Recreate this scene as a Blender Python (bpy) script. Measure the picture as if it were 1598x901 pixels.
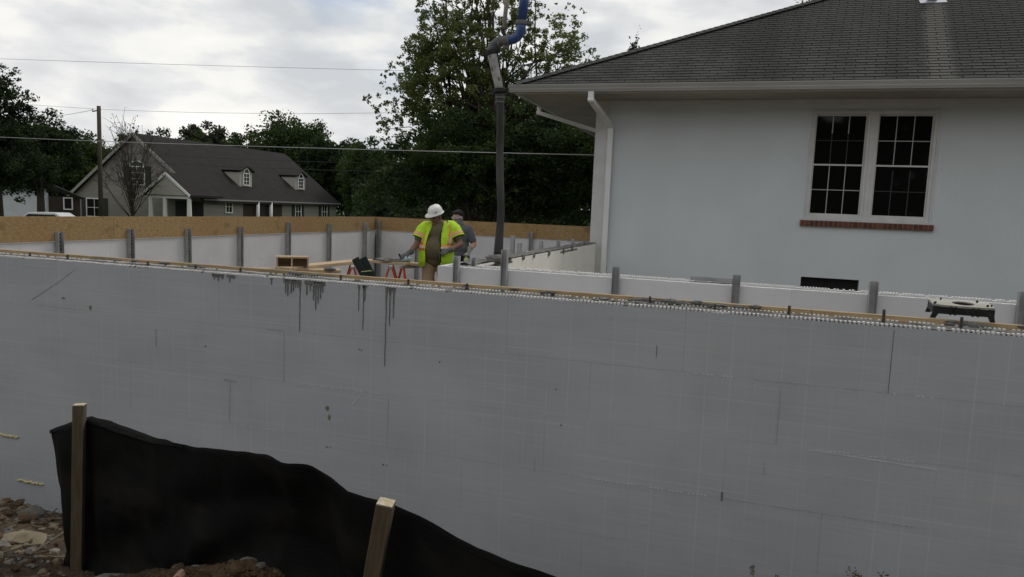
import bpy, bmesh, math, random
import numpy as np
from mathutils import Vector, Matrix, Euler, noise
R = math.radians
random.seed(7)
scene = bpy.context.scene
for o in list(bpy.data.objects):
    bpy.data.objects.remove(o, do_unlink=True)
COL = scene.collection

# ------------------------------------------------------------ camera
YAW, PITCH, ROLL = 0.30408, 0.11132, 0.03988
EYE = Vector((0, -4.7795, 0.6195))
fw = Vector((-math.sin(YAW) * math.cos(PITCH), math.cos(YAW) * math.cos(PITCH), -math.sin(PITCH)))
rt = Vector((math.cos(YAW), math.sin(YAW), 0))
up = rt.cross(fw)
r2 = rt * math.cos(ROLL) + up * math.sin(ROLL)
u2 = up * math.cos(ROLL) - rt * math.sin(ROLL)
cam_data = bpy.data.cameras.new('camera')
cam = bpy.data.objects.new('camera', cam_data)
COL.objects.link(cam)
cam.matrix_world = Matrix(((r2.x, u2.x, -fw.x, EYE.x), (r2.y, u2.y, -fw.y, EYE.y), (r2.z, u2.z, -fw.z, EYE.z), (0, 0, 0, 1)))
cam_data.sensor_fit = 'HORIZONTAL'
cam_data.sensor_width = 36
cam_data.lens = 36 * 1125.55 / 1598
cam_data.clip_start = 0.05
cam_data.clip_end = 3000
scene.camera = cam
scene.render.resolution_x, scene.render.resolution_y = 1024, 577

# ------------------------------------------------------------ sky and sun
SUN_EL, SUN_AZ = R(52), R(25)          # azimuth clockwise from +y
w = bpy.data.worlds.new('World')
scene.world = w
w.use_nodes = True
nt = w.node_tree
nt.nodes.clear()
N = nt.nodes.new
def lk(t, a, b): t.links.new(a, b)
outw = N('ShaderNodeOutputWorld'); bg = N('ShaderNodeBackground'); sky = N('ShaderNodeTexSky')
sky.sky_type = 'NISHITA'; sky.sun_disc = False
sky.sun_elevation = SUN_EL; sky.sun_rotation = SUN_AZ
tc = N('ShaderNodeTexCoord')
def wnoise(scale, detail, rough, loc, zs):
    mp = N('ShaderNodeMapping'); mp.inputs['Scale'].default_value = (1, 1, zs); mp.inputs['Location'].default_value = loc
    lk(nt, tc.outputs['Generated'], mp.inputs['Vector'])
    n = N('ShaderNodeTexNoise'); n.inputs['Scale'].default_value = scale; n.inputs['Detail'].default_value = detail
    n.inputs['Roughness'].default_value = rough
    lk(nt, mp.outputs['Vector'], n.inputs['Vector'])
    return n.outputs['Fac']
def wramp(src, stops):
    r = N('ShaderNodeValToRGB')
    el = r.color_ramp.elements
    while len(el) < len(stops): el.new(0.5)
    for e, (p, c) in zip(el, stops): e.position = p; e.color = (c[0], c[1], c[2], 1)
    lk(nt, src, r.inputs['Fac']); return r.outputs['Color']
puff = wramp(wnoise(5.2, 7, 0.52, (1.3, 0.2, 0.4), 2.6), [(0.38, (6.2, 6.35, 6.55)), (0.49, (7.6, 7.65, 7.7)), (0.54, (8.7, 8.65, 8.4)), (0.66, (9.7, 9.5, 9.1))])
sheet = wramp(wnoise(2.0, 4, 0.5, (4.1, 2.2, 0.9), 3.0), [(0.30, (0.86, 0.88, 0.90)), (0.70, (1.06, 1.05, 1.04))])
mul = N('ShaderNodeMix'); mul.data_type = 'RGBA'; mul.blend_type = 'MULTIPLY'; mul.inputs[0].default_value = 1
lk(nt, puff, mul.inputs[6]); lk(nt, sheet, mul.inputs[7])
gap = wramp(wnoise(2.6, 5, 0.5, (0.35, 3.7, 1.6), 2.2), [(0.55, (1, 1, 1)), (0.64, (0.3, 0.3, 0.3))])
mx = N('ShaderNodeMix'); mx.data_type = 'RGBA'
lk(nt, gap, mx.inputs[0]); lk(nt, sky.outputs['Color'], mx.inputs[6]); lk(nt, mul.outputs[2], mx.inputs[7])
lk(nt, mx.outputs[2], bg.inputs['Color']); bg.inputs['Strength'].default_value = 0.10
lk(nt, bg.outputs['Background'], outw.inputs['Surface'])
sd = bpy.data.lights.new('sun', 'SUN'); sd.energy = 1.0; sd.angle = R(14); sd.color = (1, 0.96, 0.9)
so = bpy.data.objects.new('sun', sd); COL.objects.link(so)
sdir = Vector((math.sin(SUN_AZ) * math.cos(SUN_EL), math.cos(SUN_AZ) * math.cos(SUN_EL), math.sin(SUN_EL)))
so.rotation_euler = sdir.to_track_quat('Z', 'Y').to_euler()
scene.view_settings.view_transform = 'Standard'
scene.view_settings.look = 'None'
scene.view_settings.exposure = 0.10
scene.view_settings.gamma = 1

# ------------------------------------------------------------ materials
def mat(name, col, rough=0.8, col2=None, nscale=6, ndetail=5, bump=0.0, bscale=40, metal=0, spec=0.3, stretch=(1, 1, 1), lo=0.35, hi=0.65, rand=0.0, obj=False):
    m = bpy.data.materials.new(name); m.use_nodes = True
    t = m.node_tree; b = t.nodes['Principled BSDF']
    b.inputs['Base Color'].default_value = (*col, 1)
    b.inputs['Roughness'].default_value = rough; b.inputs['Metallic'].default_value = metal
    b.inputs['Specular IOR Level'].default_value = spec
    g = t.nodes.new('ShaderNodeNewGeometry') if not obj else t.nodes.new('ShaderNodeTexCoord')
    mp = t.nodes.new('ShaderNodeMapping'); mp.inputs['Scale'].default_value = stretch
    lk(t, g.outputs['Object' if obj else 'Position'], mp.inputs['Vector'])
    last = None
    if col2:
        n = t.nodes.new('ShaderNodeTexNoise'); n.inputs['Scale'].default_value = nscale; n.inputs['Detail'].default_value = ndetail
        lk(t, mp.outputs['Vector'], n.inputs['Vector'])
        r = t.nodes.new('ShaderNodeValToRGB'); r.color_ramp.elements[0].position = lo; r.color_ramp.elements[1].position = hi
        r.color_ramp.elements[0].color = (*col, 1); r.color_ramp.elements[1].color = (*col2, 1)
        lk(t, n.outputs['Fac'], r.inputs['Fac']); last = r.outputs['Color']
        lk(t, last, b.inputs['Base Color'])
    if rand:
        oi = t.nodes.new('ShaderNodeObjectInfo'); hs = t.nodes.new('ShaderNodeHueSaturation')
        ma = t.nodes.new('ShaderNodeMapRange'); ma.inputs[3].default_value = 1 - rand; ma.inputs[4].default_value = 1 + rand
        lk(t, oi.outputs['Random'], ma.inputs[0]); lk(t, ma.outputs[0], hs.inputs['Value'])
        if last: lk(t, last, hs.inputs['Color'])
        else: hs.inputs['Color'].default_value = (*col, 1)
        lk(t, hs.outputs['Color'], b.inputs['Base Color']); last = hs.outputs['Color']
    if bump:
        n2 = t.nodes.new('ShaderNodeTexNoise'); n2.inputs['Scale'].default_value = bscale; n2.inputs['Detail'].default_value = 4
        lk(t, mp.outputs['Vector'], n2.inputs['Vector'])
        bp = t.nodes.new('ShaderNodeBump'); bp.inputs['Strength'].default_value = bump; bp.inputs['Distance'].default_value = 0.02
        lk(t, n2.outputs['Fac'], bp.inputs['Height']); lk(t, bp.outputs['Normal'], b.inputs['Normal'])
    m['last'] = ''
    return m
def base_socket(m):
    b = m.node_tree.nodes['Principled BSDF']
    l = b.inputs['Base Color'].links
    return b, (l[0].from_socket if l else None)
def tint(m, fac, color):
    """mix a stain / print colour over a material by a factor socket"""
    t = m.node_tree; b, s = base_socket(m)
    x = t.nodes.new('ShaderNodeMix'); x.data_type = 'RGBA'
    lk(t, fac, x.inputs[0])
    if s: lk(t, s, x.inputs[6])
    else: x.inputs[6].default_value = b.inputs['Base Color'].default_value
    x.inputs[7].default_value = (*color, 1)
    lk(t, x.outputs[2], b.inputs['Base Color'])
def math_(t, op, a, b=None, c=None):
    n = t.nodes.new('ShaderNodeMath'); n.operation = op
    for i, v in enumerate((a, b, c)):
        if v is None: continue
        if hasattr(v, 'is_output'): lk(t, v, n.inputs[i])
        else: n.inputs[i].default_value = v
    return n.outputs[0]
def pos_xyz(t):
    g = t.nodes.new('ShaderNodeNewGeometry'); s = t.nodes.new('ShaderNodeSeparateXYZ')
    lk(t, g.outputs['Position'], s.inputs[0]); return s.outputs, g.outputs['Position']
def noise_fac(t, vec, scale, detail=4, stretch=(1, 1, 1), lo=0.45, hi=0.6):
    mp = t.nodes.new('ShaderNodeMapping'); mp.inputs['Scale'].default_value = stretch; lk(t, vec, mp.inputs['Vector'])
    n = t.nodes.new('ShaderNodeTexNoise'); n.inputs['Scale'].default_value = scale; n.inputs['Detail'].default_value = detail
    lk(t, mp.outputs['Vector'], n.inputs['Vector'])
    r = t.nodes.new('ShaderNodeMapRange'); r.inputs[1].default_value = lo; r.inputs[2].default_value = hi
    lk(t, n.outputs['Fac'], r.inputs[0]); return r.outputs[0]

M = {}
# outer face of the near wall: weathered grey foam with a faint printed 6 inch grid
fm = M['foam_outer'] = mat('foam_outer', (0.41, 0.425, 0.455), 0.75, (0.48, 0.49, 0.512), 0.9, 6, 0.10, 220, spec=0.2, rand=0.006, stretch=(1, 1, 2.2))
t = fm.node_tree; (X, Y_, Z), P = pos_xyz(t)
def grid_line(t, sock, pitch, off, width):
    v = math_(t, 'FRACT', math_(t, 'DIVIDE', math_(t, 'ADD', sock, off), pitch))
    d = math_(t, 'ABSOLUTE', math_(t, 'SUBTRACT', v, 0.5))
    return math_(t, 'GREATER_THAN', d, 0.5 - width / pitch / 2)
brk1 = noise_fac(t, P, 3.0, 3, (1.2, 1, 0.35), 0.42, 0.62)
brk2 = noise_fac(t, P, 3.0, 3, (0.35, 1, 2.5), 0.42, 0.62)
xf = math_(t, 'MULTIPLY', grid_line(t, X, 0.1524, 0.0, 0.007), brk1)
zf = math_(t, 'MULTIPLY', grid_line(t, Z, 0.1016, 0.05, 0.006), brk2)
fine = math_(t, 'MULTIPLY', noise_fac(t, P, 1.0, 2, (2, 1, 70), 0.40, 0.7), 0.22)
fine2 = math_(t, 'MULTIPLY', noise_fac(t, P, 1.0, 2, (60, 1, 1.5), 0.45, 0.7), 0.18)
tint(fm, math_(t, 'MULTIPLY', math_(t, 'MAXIMUM', xf, zf), 0.47), (0.62, 0.625, 0.63))
tint(fm, fine, (0.33, 0.34, 0.355)); tint(fm, fine2, (0.52, 0.525, 0.53))
stk_ = math_(t, 'MULTIPLY', noise_fac(t, P, 1.0, 3, (0.8, 1, 26), 0.52, 0.66), 0.30); tint(fm, stk_, (0.52, 0.53, 0.54))
grain = math_(t, 'MULTIPLY', noise_fac(t, P, 160, 2, (1, 1, 1), 0.35, 0.65), 0.12); tint(fm, grain, (0.28, 0.285, 0.29))
dirt = math_(t, 'MULTIPLY', noise_fac(t, P, 2.3, 8, (1, 1, 0.7), 0.56, 0.78), 0.2)
tint(fm, dirt, (0.30, 0.28, 0.25))
speck = noise_fac(t, P, 26, 2, (1, 1, 1), 0.76, 0.80)
tint(fm, math_(t, 'MULTIPLY', speck, 0.6), (0.13, 0.12, 0.11))
M['foam_white'] = mat('foam_white', (0.62, 0.62, 0.63), 0.75, (0.555, 0.555, 0.57), 2.2, 5, 0.06, 200, spec=0.2, rand=0.03)
sc = noise_fac(M['foam_white'].node_tree, pos_xyz(M['foam_white'].node_tree)[1], 5.5, 6, (1, 1, 1.8), 0.66, 0.76)
tint(M['foam_white'], math_(M['foam_white'].node_tree, 'MULTIPLY', sc, 0.4), (0.42, 0.40, 0.38))
M['foam_teeth'] = mat('foam_teeth', (0.74, 0.74, 0.74), 0.7, (0.58, 0.575, 0.565), 9, 4)
M['foam_cream'] = mat('foam_cream', (0.86, 0.845, 0.77), 0.75, (0.80, 0.79, 0.72), 2.5, 5, 0.06, 200, rand=0.03)
M['concrete_wet'] = mat('concrete_wet', (0.10, 0.097, 0.088), 0.55, (0.17, 0.165, 0.15), 14, 6, 0.9, 60)
M['concrete'] = mat('concrete', (0.20, 0.195, 0.18), 0.85, (0.33, 0.32, 0.30), 10, 6, 1.0, 55)
M['concrete_top'] = mat('concrete_top', (0.055, 0.052, 0.047), 0.85, (0.17, 0.162, 0.15), 7, 6, 1.0, 55)
M['drip'] = mat('drip', (0.11, 0.11, 0.10), 0.6, (0.20, 0.20, 0.185), 30, 4, 0.4, 90)
M['board'] = mat('board', (0.30, 0.21, 0.11), 0.75, (0.40, 0.30, 0.175), 5, 7, 0.15, 60, stretch=(1.2, 12, 12), rand=0.10)
bt = M['board'].node_tree
tint(M['board'], math_(bt, 'MULTIPLY', noise_fac(bt, pos_xyz(bt)[1], 1.7, 6, (1, 1, 2), 0.55, 0.68), 0.75), (0.16, 0.125, 0.085))
M['wood'] = mat('wood', (0.36, 0.26, 0.155), 0.8, (0.48, 0.37, 0.24), 7, 7, 0.2, 60, stretch=(9, 9, 1.0), rand=0.1, obj=True)
M['stake_wood'] = mat('stake_wood', (0.078, 0.058, 0.034), 0.8, (0.118, 0.090, 0.056), 9, 7, 0.35, 70, stretch=(12, 12, 1.2), obj=True)
M['stake_end'] = mat('stake_end', (0.36, 0.30, 0.20), 0.85, (0.48, 0.41, 0.30), 60, 4, 0.3, 120)
M['osb'] = mat('osb', (0.275, 0.180, 0.078), 0.8, (0.36, 0.25, 0.125), 20, 6, 0.2, 50, stretch=(1, 1, 1.6), rand=0.07)
ot = M['osb'].node_tree
tint(M['osb'], math_(ot, 'MULTIPLY', noise_fac(ot, pos_xyz(ot)[1], 3.2, 5, (1, 1, 1.3), 0.60, 0.70), 0.8), (0.19, 0.115, 0.05))
tint(M['osb'], math_(ot, 'MULTIPLY', noise_fac(ot, pos_xyz(ot)[1], 0.5, 2, (1, 1, 0.2), 0.45, 0.6), 0.35), (0.235, 0.115, 0.036))
M['steel'] = mat('steel', (0.36, 0.37, 0.37), 0.5, (0.27, 0.275, 0.275), 8, 5, 0.1, 30, metal=0.15, rand=0.10)
M['steel_dark'] = mat('steel_dark', (0.035, 0.034, 0.033), 0.7)
M['rod'] = mat('rod', (0.055, 0.050, 0.045), 0.7, (0.11, 0.09, 0.075), 40, 4, 0.6, 150)
M['stucco'] = mat('stucco', (0.60, 0.64, 0.665), 0.85, (0.565, 0.60, 0.62), 0.9, 8, 0.35, 70)
st = M['stucco'].node_tree
tint(M['stucco'], math_(st, 'MULTIPLY', noise_fac(st, pos_xyz(st)[1], 1.4, 6, (1, 1, 1), 0.70, 0.78), 0.4), (0.40, 0.40, 0.38))
M['trim'] = mat('trim', (0.60, 0.60, 0.60), 0.5, (0.53, 0.53, 0.525), 3, 4)
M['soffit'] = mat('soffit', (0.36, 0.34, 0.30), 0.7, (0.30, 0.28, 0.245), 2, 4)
M['gutter'] = mat('gutter', (0.36, 0.36, 0.345), 0.4, (0.30, 0.30, 0.285), 1.2, 5, stretch=(0.6, 1, 6))
M['downspout'] = mat('downspout', (0.76, 0.77, 0.77), 0.4, (0.69, 0.70, 0.70), 3, 4)
sh = M['shingle'] = mat('shingle', (0.066, 0.066, 0.062), 0.95, (0.047, 0.047, 0.044), 1.1, 6, 0.5, 160, spec=0.15, stretch=(1, 0.35, 0.35), rand=0.18)
t = sh.node_tree; (X, Y_, Z), P = pos_xyz(t)
cmb = t.nodes.new('ShaderNodeCombineXYZ')
lk(t, math_(t, 'FLOOR', math_(t, 'DIVIDE', X, 0.1525)), cmb.inputs[0]); lk(t, math_(t, 'FLOOR', math_(t, 'DIVIDE', Y_, 0.11314)), cmb.inputs[1])
wn = t.nodes.new('ShaderNodeTexWhiteNoise'); wn.noise_dimensions = '2D'; lk(t, cmb.outputs[0], wn.inputs['Vector'])
tint(sh, math_(t, 'MULTIPLY', wn.outputs['Value'], 0.12), (0.088, 0.087, 0.083))
streak = noise_fac(t, P, 1.0, 4, (1.5, 0.12, 0.12), 0.50, 0.66)
tint(sh, math_(t, 'MULTIPLY', streak, 0.55), (0.030, 0.031, 0.030))
# rain washed zinc streak below the vent pipe flashing
edge = math_(t, 'ADD', math_(t, 'ABSOLUTE', math_(t, 'SUBTRACT', math_(t, 'ADD', X, math_(t, 'MULTIPLY', math_(t, 'SUBTRACT', 11.35, Y_), 0.131)), 3.20)), math_(t, 'MULTIPLY', math_(t, 'SUBTRACT', noise_fac(t, P, 3, 3, (1, 1, 1), 0.3, 0.7), 0.5), 0.07))
washed = t.nodes.new('ShaderNodeMapRange'); washed.inputs[1].default_value = 0.23; washed.inputs[2].default_value = 0.12; lk(t, edge, washed.inputs[0])
below = math_(t, 'LESS_THAN', Y_, 11.4)
tint(sh, math_(t, 'MULTIPLY', math_(t, 'MULTIPLY', washed.outputs[0], below), 0.8), (0.115, 0.112, 0.104))
M['roof_under'] = mat('roof_under', (0.010, 0.010, 0.010), 0.9)
M['shingle_edge_shade'] = mat('shingle_edge_shade', (0.031, 0.031, 0.029), 0.9)
M['brick'] = mat('brick', (0.15, 0.055, 0.036), 0.9, (0.11, 0.04, 0.028), 12, 5, 0.3, 80, rand=0.25)
M['mortar'] = mat('mortar', (0.27, 0.22, 0.19), 0.95)
M['glass_dark'] = mat('glass_dark', (0.006, 0.007, 0.006), 0.04, spec=0.22)
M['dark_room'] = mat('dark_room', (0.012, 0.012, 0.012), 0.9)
M['muntin'] = mat('muntin', (0.40, 0.40, 0.395), 0.5)
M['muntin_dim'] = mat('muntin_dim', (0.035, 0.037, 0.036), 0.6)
M['blind'] = mat('blind', (0.05, 0.055, 0.05), 0.8)
M['lead'] = mat('lead', (0.24, 0.26, 0.29), 0.6, metal=0.3)
M['fabric'] = mat('silt_fabric', (0.0045, 0.0045, 0.0045), 0.85, (0.0050, 0.0047, 0.0043), 7, 6, 0.1, 260, spec=0.07)
ft = M['fabric'].node_tree; fp = pos_xyz(ft)[1]
tint(M['fabric'], math_(ft, 'MULTIPLY', noise_fac(ft, fp, 3.0, 7, (1, 1, 2.2), 0.50, 0.80), 0.5), (0.030, 0.026, 0.021))
tint(M['fabric'], math_(ft, 'MULTIPLY', noise_fac(ft, fp, 1.0, 2, (3, 3, 260), 0.45, 0.6), 0.35), (0.012, 0.012, 0.0115))
M['soil'] = mat('soil', (0.032, 0.021, 0.012), 0.95, (0.070, 0.042, 0.020), 4.5, 8, 1.0, 25)
M['floor'] = mat('dirt_floor', (0.13, 0.10, 0.065), 0.95, (0.18, 0.145, 0.10), 2, 6, 0.8, 20)
M['stone'] = mat('stone', (0.085, 0.080, 0.070), 0.9, (0.16, 0.145, 0.12), 9, 6, 0.6, 40, rand=0.45)
M['sandstone'] = mat('sandstone', (0.13, 0.105, 0.068), 0.9, (0.19, 0.155, 0.105), 7, 6, 0.6, 40)
M['pink_stone'] = mat('pink_stone', (0.22, 0.12, 0.085), 0.9, (0.27, 0.165, 0.12), 9, 5, 0.5, 40)
M['brown_stone'] = mat('brown_stone', (0.06, 0.036, 0.020), 0.95, (0.10, 0.063, 0.036), 9, 6, 0.6, 40, rand=0.4)
M['weed'] = mat('dry_weed', (0.10, 0.085, 0.05), 0.9, (0.15, 0.12, 0.07), 20, 3)
M['sealant'] = mat('sealant', (0.52, 0.44, 0.22), 0.7, (0.62, 0.54, 0.30), 30, 4, 0.8, 60)
M['seam_pale'] = mat('seam_pale', (0.60, 0.605, 0.61), 0.8)
M['mud'] = mat('mud', (0.20, 0.16, 0.11), 0.9, (0.26, 0.21, 0.15), 30, 4)
M['scuff'] = mat('scuff', (0.31, 0.305, 0.29), 0.9, (0.40, 0.40, 0.39), 30, 4)
M['blue'] = mat('blue_paint', (0.018, 0.055, 0.19), 0.4, (0.030, 0.07, 0.21), 5, 5, 0.05, 30, spec=0.5)
M['pipe_grey'] = mat('pipe_grey', (0.085, 0.09, 0.10), 0.6, (0.15, 0.15, 0.15), 8, 5, 0.3, 40)
M['reducer'] = mat('reducer', (0.27, 0.265, 0.25), 0.65, (0.36, 0.355, 0.34), 9, 6, 0.3, 40)
M['clamp'] = mat('clamp', (0.020, 0.019, 0.018), 0.7)
M['hose'] = mat('hose_rubber', (0.024, 0.025, 0.025), 0.65, (0.060, 0.060, 0.057), 5, 6, 0.3, 30, stretch=(1, 1, 0.4))
M['rope'] = mat('pole_beige', (0.37, 0.335, 0.28), 0.8, (0.30, 0.27, 0.22), 12, 4)
M['black_plastic'] = mat('black_plastic', (0.014, 0.015, 0.015), 0.45, (0.03, 0.03, 0.03), 20, 4)
M['cream_top'] = mat('cream_top', (0.40, 0.385, 0.33), 0.7, (0.27, 0.26, 0.22), 12, 6)
M['orange'] = mat('orange_paint', (0.55, 0.065, 0.02), 0.5, (0.42, 0.055, 0.02), 12, 4)
M['green_black'] = mat('green_black', (0.012, 0.022, 0.018), 0.5)
M['tool_blue'] = mat('tool_blue', (0.35, 0.45, 0.55), 0.4)
M['skin'] = mat('skin', (0.20, 0.105, 0.07), 0.6, (0.17, 0.085, 0.06), 20, 3)
M['skin2'] = mat('skin_pale', (0.42, 0.25, 0.17), 0.6, (0.37, 0.21, 0.14), 20, 3)
M['eye'] = mat('eye_dark', (0.015, 0.012, 0.01), 0.3)
M['helmet'] = mat('helmet_white', (0.80, 0.79, 0.76), 0.35, (0.70, 0.69, 0.66), 9, 4)
M['hivis'] = mat('hivis', (0.47, 0.72, 0.035), 0.8, (0.36, 0.58, 0.03), 9, 5, 0.5, 18)
M['hivis_orange'] = mat('hivis_orange', (0.80, 0.24, 0.06), 0.7)
M['silver'] = mat('reflective_tape', (0.55, 0.50, 0.36), 0.45)
M['khaki'] = mat('khaki_shirt', (0.135, 0.115, 0.065), 0.9, (0.10, 0.085, 0.05), 6, 5, 0.6, 14)
M['tan'] = mat('tan_trousers', (0.34, 0.25, 0.165), 0.9, (0.27, 0.20, 0.13), 6, 5, 0.6, 14)
M['glove'] = mat('grey_glove', (0.075, 0.078, 0.078), 0.8, (0.11, 0.11, 0.11), 20, 3)
M['glove2'] = mat('pale_glove', (0.20, 0.20, 0.185), 0.8, (0.27, 0.265, 0.24), 20, 3)
M['grey_shirt'] = mat('grey_shirt', (0.105, 0.115, 0.13), 0.9, (0.085, 0.092, 0.105), 7, 5, 0.6, 14)
M['gaiter'] = mat('blue_gaiter', (0.14, 0.165, 0.21), 0.9)
M['black_cloth'] = mat('black_cloth', (0.015, 0.015, 0.016), 0.9)
M['boot'] = mat('boot', (0.06, 0.04, 0.025), 0.8)
M['hair'] = mat('hair', (0.014, 0.011, 0.009), 0.7)
M['pale_green'] = mat('pale_green', (0.42, 0.46, 0.20), 0.5)
M['siding'] = mat('siding', (0.23, 0.22, 0.19), 0.85, (0.195, 0.185, 0.16), 0.8, 4, stretch=(0.4, 0.4, 6))
M['stone_gable'] = mat('stone_gable', (0.23, 0.215, 0.20), 0.9, (0.13, 0.12, 0.11), 1.6, 5)
M['far_roof'] = mat('far_roof', (0.013, 0.0115, 0.011), 0.95, (0.019, 0.0165, 0.016), 1.2, 5)
M['far_dormer'] = mat('far_dormer', (0.36, 0.345, 0.31), 0.85)
M['far_trim'] = mat('far_trim', (0.24, 0.235, 0.22), 0.7)
M['far_white'] = mat('far_white', (0.66, 0.66, 0.64), 0.7)
M['shutter'] = mat('shutter', (0.020, 0.022, 0.021), 0.7)
M['brown_wall'] = mat('brown_wall', (0.035, 0.026, 0.022), 0.9, (0.045, 0.033, 0.028), 3, 3)
M['white_wall'] = mat('white_wall', (0.62, 0.64, 0.68), 0.8, (0.56, 0.58, 0.61), 1, 3)
M['car_paint'] = mat('car_paint', (0.62, 0.63, 0.64), 0.3, spec=0.5)
M['car_dark'] = mat('car_dark', (0.015, 0.015, 0.016), 0.3)
M['pole_wood'] = mat('pole_wood', (0.050, 0.042, 0.030), 0.9, (0.075, 0.062, 0.045), 4, 5, 0.3, 20, stretch=(4, 4, 0.4))
M['wire'] = mat('wire_dark', (0.045, 0.045, 0.05), 0.7)
M['wire_white'] = mat('wire_pale', (0.42, 0.42, 0.42), 0.6)
M['bark'] = mat('bark', (0.030, 0.025, 0.020), 0.95, (0.05, 0.042, 0.033), 6, 5, 0.5, 20)
M['lawn'] = mat('lawn', (0.045, 0.075, 0.022), 0.95, (0.075, 0.095, 0.035), 0.4, 6)
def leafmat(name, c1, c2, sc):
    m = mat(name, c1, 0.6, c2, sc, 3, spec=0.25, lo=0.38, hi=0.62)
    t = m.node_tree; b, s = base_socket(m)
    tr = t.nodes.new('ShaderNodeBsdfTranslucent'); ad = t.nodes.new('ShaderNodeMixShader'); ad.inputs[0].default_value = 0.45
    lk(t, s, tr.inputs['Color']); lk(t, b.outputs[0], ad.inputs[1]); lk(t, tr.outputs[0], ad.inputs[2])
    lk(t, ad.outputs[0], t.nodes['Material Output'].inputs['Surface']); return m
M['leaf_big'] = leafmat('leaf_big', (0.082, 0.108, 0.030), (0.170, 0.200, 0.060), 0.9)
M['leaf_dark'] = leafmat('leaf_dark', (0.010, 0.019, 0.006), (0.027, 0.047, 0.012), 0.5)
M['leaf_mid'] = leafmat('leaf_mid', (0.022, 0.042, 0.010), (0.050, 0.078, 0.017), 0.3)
M['leaf_shaded'] = leafmat('leaf_shaded', (0.017, 0.032, 0.009), (0.055, 0.088, 0.022), 0.8)
M['leaf_olive'] = leafmat('leaf_olive', (0.040, 0.050, 0.014), (0.066, 0.076, 0.022), 0.4)
M['leaf_grey'] = leafmat('leaf_grey', (0.040, 0.045, 0.028), (0.062, 0.066, 0.042), 0.4)
M['needle'] = leafmat('needle', (0.014, 0.024, 0.016), (0.026, 0.038, 0.022), 2)

# ------------------------------------------------------------ object helpers
def link(o, parent=None):
    COL.objects.link(o)
    if parent: o.parent = parent
    return o
def thing(name, label, cat, loc=(0, 0, 0), rz=0.0, group=None):
    o = bpy.data.objects.new(name, None); o.empty_display_size = 0.2
    o.location = loc; o.rotation_euler = (0, 0, rz); link(o)
    return tag(o, label, cat, group)
def tag(o, label=None, cat=None, group=None, kind=None):
    if label: o['label'] = label
    if cat: o['category'] = cat
    if group: o['group'] = group
    if kind: o['kind'] = kind
    return o
def place(o, parent=None, loc=(0, 0, 0), rot=(0, 0, 0), scale=(1, 1, 1)):
    c = o.copy(); c.location = loc; c.rotation_euler = rot; c.scale = scale
    return link(c, parent)
class MB:
    def __init__(s): s.v = []; s.f = []
    def add(s, vs, fs):
        n = len(s.v); s.v += [tuple(v) for v in vs]; s.f += [tuple(i + n for i in f) for f in fs]; return s
    def box(s, c, d, rot=None):
        x, y, z = d[0] / 2, d[1] / 2, d[2] / 2
        vs = [Vector(q) for q in ((-x, -y, -z), (x, -y, -z), (x, y, -z), (-x, y, -z), (-x, -y, z), (x, -y, z), (x, y, z), (-x, y, z))]
        if rot is not None:
            m = rot if isinstance(rot, Matrix) else Euler(rot).to_matrix()
            vs = [m @ v for v in vs]
        return s.add([v + Vector(c) for v in vs], [(0, 3, 2, 1), (4, 5, 6, 7), (0, 1, 5, 4), (1, 2, 6, 5), (2, 3, 7, 6), (3, 0, 4, 7)])
    def b2(s, lo, hi):
        return s.box([(a + b) / 2 for a, b in zip(lo, hi)], [b - a for a, b in zip(lo, hi)])
    def bar(s, p, q, wx, wy, roll=0):
        p, q = Vector(p), Vector(q); d = q - p
        m = d.to_track_quat('Z', 'Y').to_matrix() @ Matrix.Rotation(roll, 3, 'Z')
        return s.box((p + q) / 2, (wx, wy, d.length), m)
    def tube(s, pts, rad, n=10, cap=True):
        pts = [Vector(p) for p in pts]; k = len(pts)
        rad = rad if hasattr(rad, '__len__') else [rad] * k
        ref = None; vs = []; fs = []
        for i, p in enumerate(pts):
            d = (pts[min(i + 1, k - 1)] - pts[max(i - 1, 0)]).normalized()
            if ref is None: ref = d.orthogonal().normalized()
            ref = (ref - d * ref.dot(d)).normalized(); b = d.cross(ref)
            for j in range(n):
                a = 2 * math.pi * j / n
                vs.append(p + (ref * math.cos(a) + b * math.sin(a)) * rad[i])
        for i in range(k - 1):
            for j in range(n):
                a = i * n + j; b2 = i * n + (j + 1) % n
                fs.append((a, b2, b2 + n, a + n))
        if cap: fs.append(tuple(range(n))[::-1]); fs.append(tuple((k - 1) * n + j for j in range(n)))
        return s.add(vs, fs)
    def prism(s, pts, y0, y1):
        """outline of (x, z) points extruded along y"""
        n = len(pts)
        vs = [(x, y0, z) for x, z in pts] + [(x, y1, z) for x, z in pts]
        fs = [tuple(range(n)), tuple(range(2 * n - 1, n - 1, -1))] + [(i, i + n, (i + 1) % n + n, (i + 1) % n) for i in range(n)]
        return s.add(vs, fs)
    def mesh(s, name, m, smooth=False, bevel=0):
        me = bpy.data.meshes.new(name); me.from_pydata(s.v, [], s.f)
        bm = bmesh.new(); bm.from_mesh(me)
        if bevel:
            bmesh.ops.bevel(bm, geom=bm.edges[:], offset=bevel, segments=1, affect='EDGES')
        bmesh.ops.recalc_face_normals(bm, faces=bm.faces[:])
        bm.to_mesh(me); bm.free()
        if smooth: me.polygons.foreach_set('use_smooth', [True] * len(me.polygons))
        me.materials.append(M[m]); return me
    def build(s, name, m, parent=None, loc=(0, 0, 0), rot=(0, 0, 0), smooth=False, bevel=0, kind=None):
        o = bpy.data.objects.new(name, s.mesh(name, m, smooth, bevel)); o.location = loc; o.rotation_euler = rot
        link(o, parent)
        if kind: o['kind'] = kind
        return o
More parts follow.
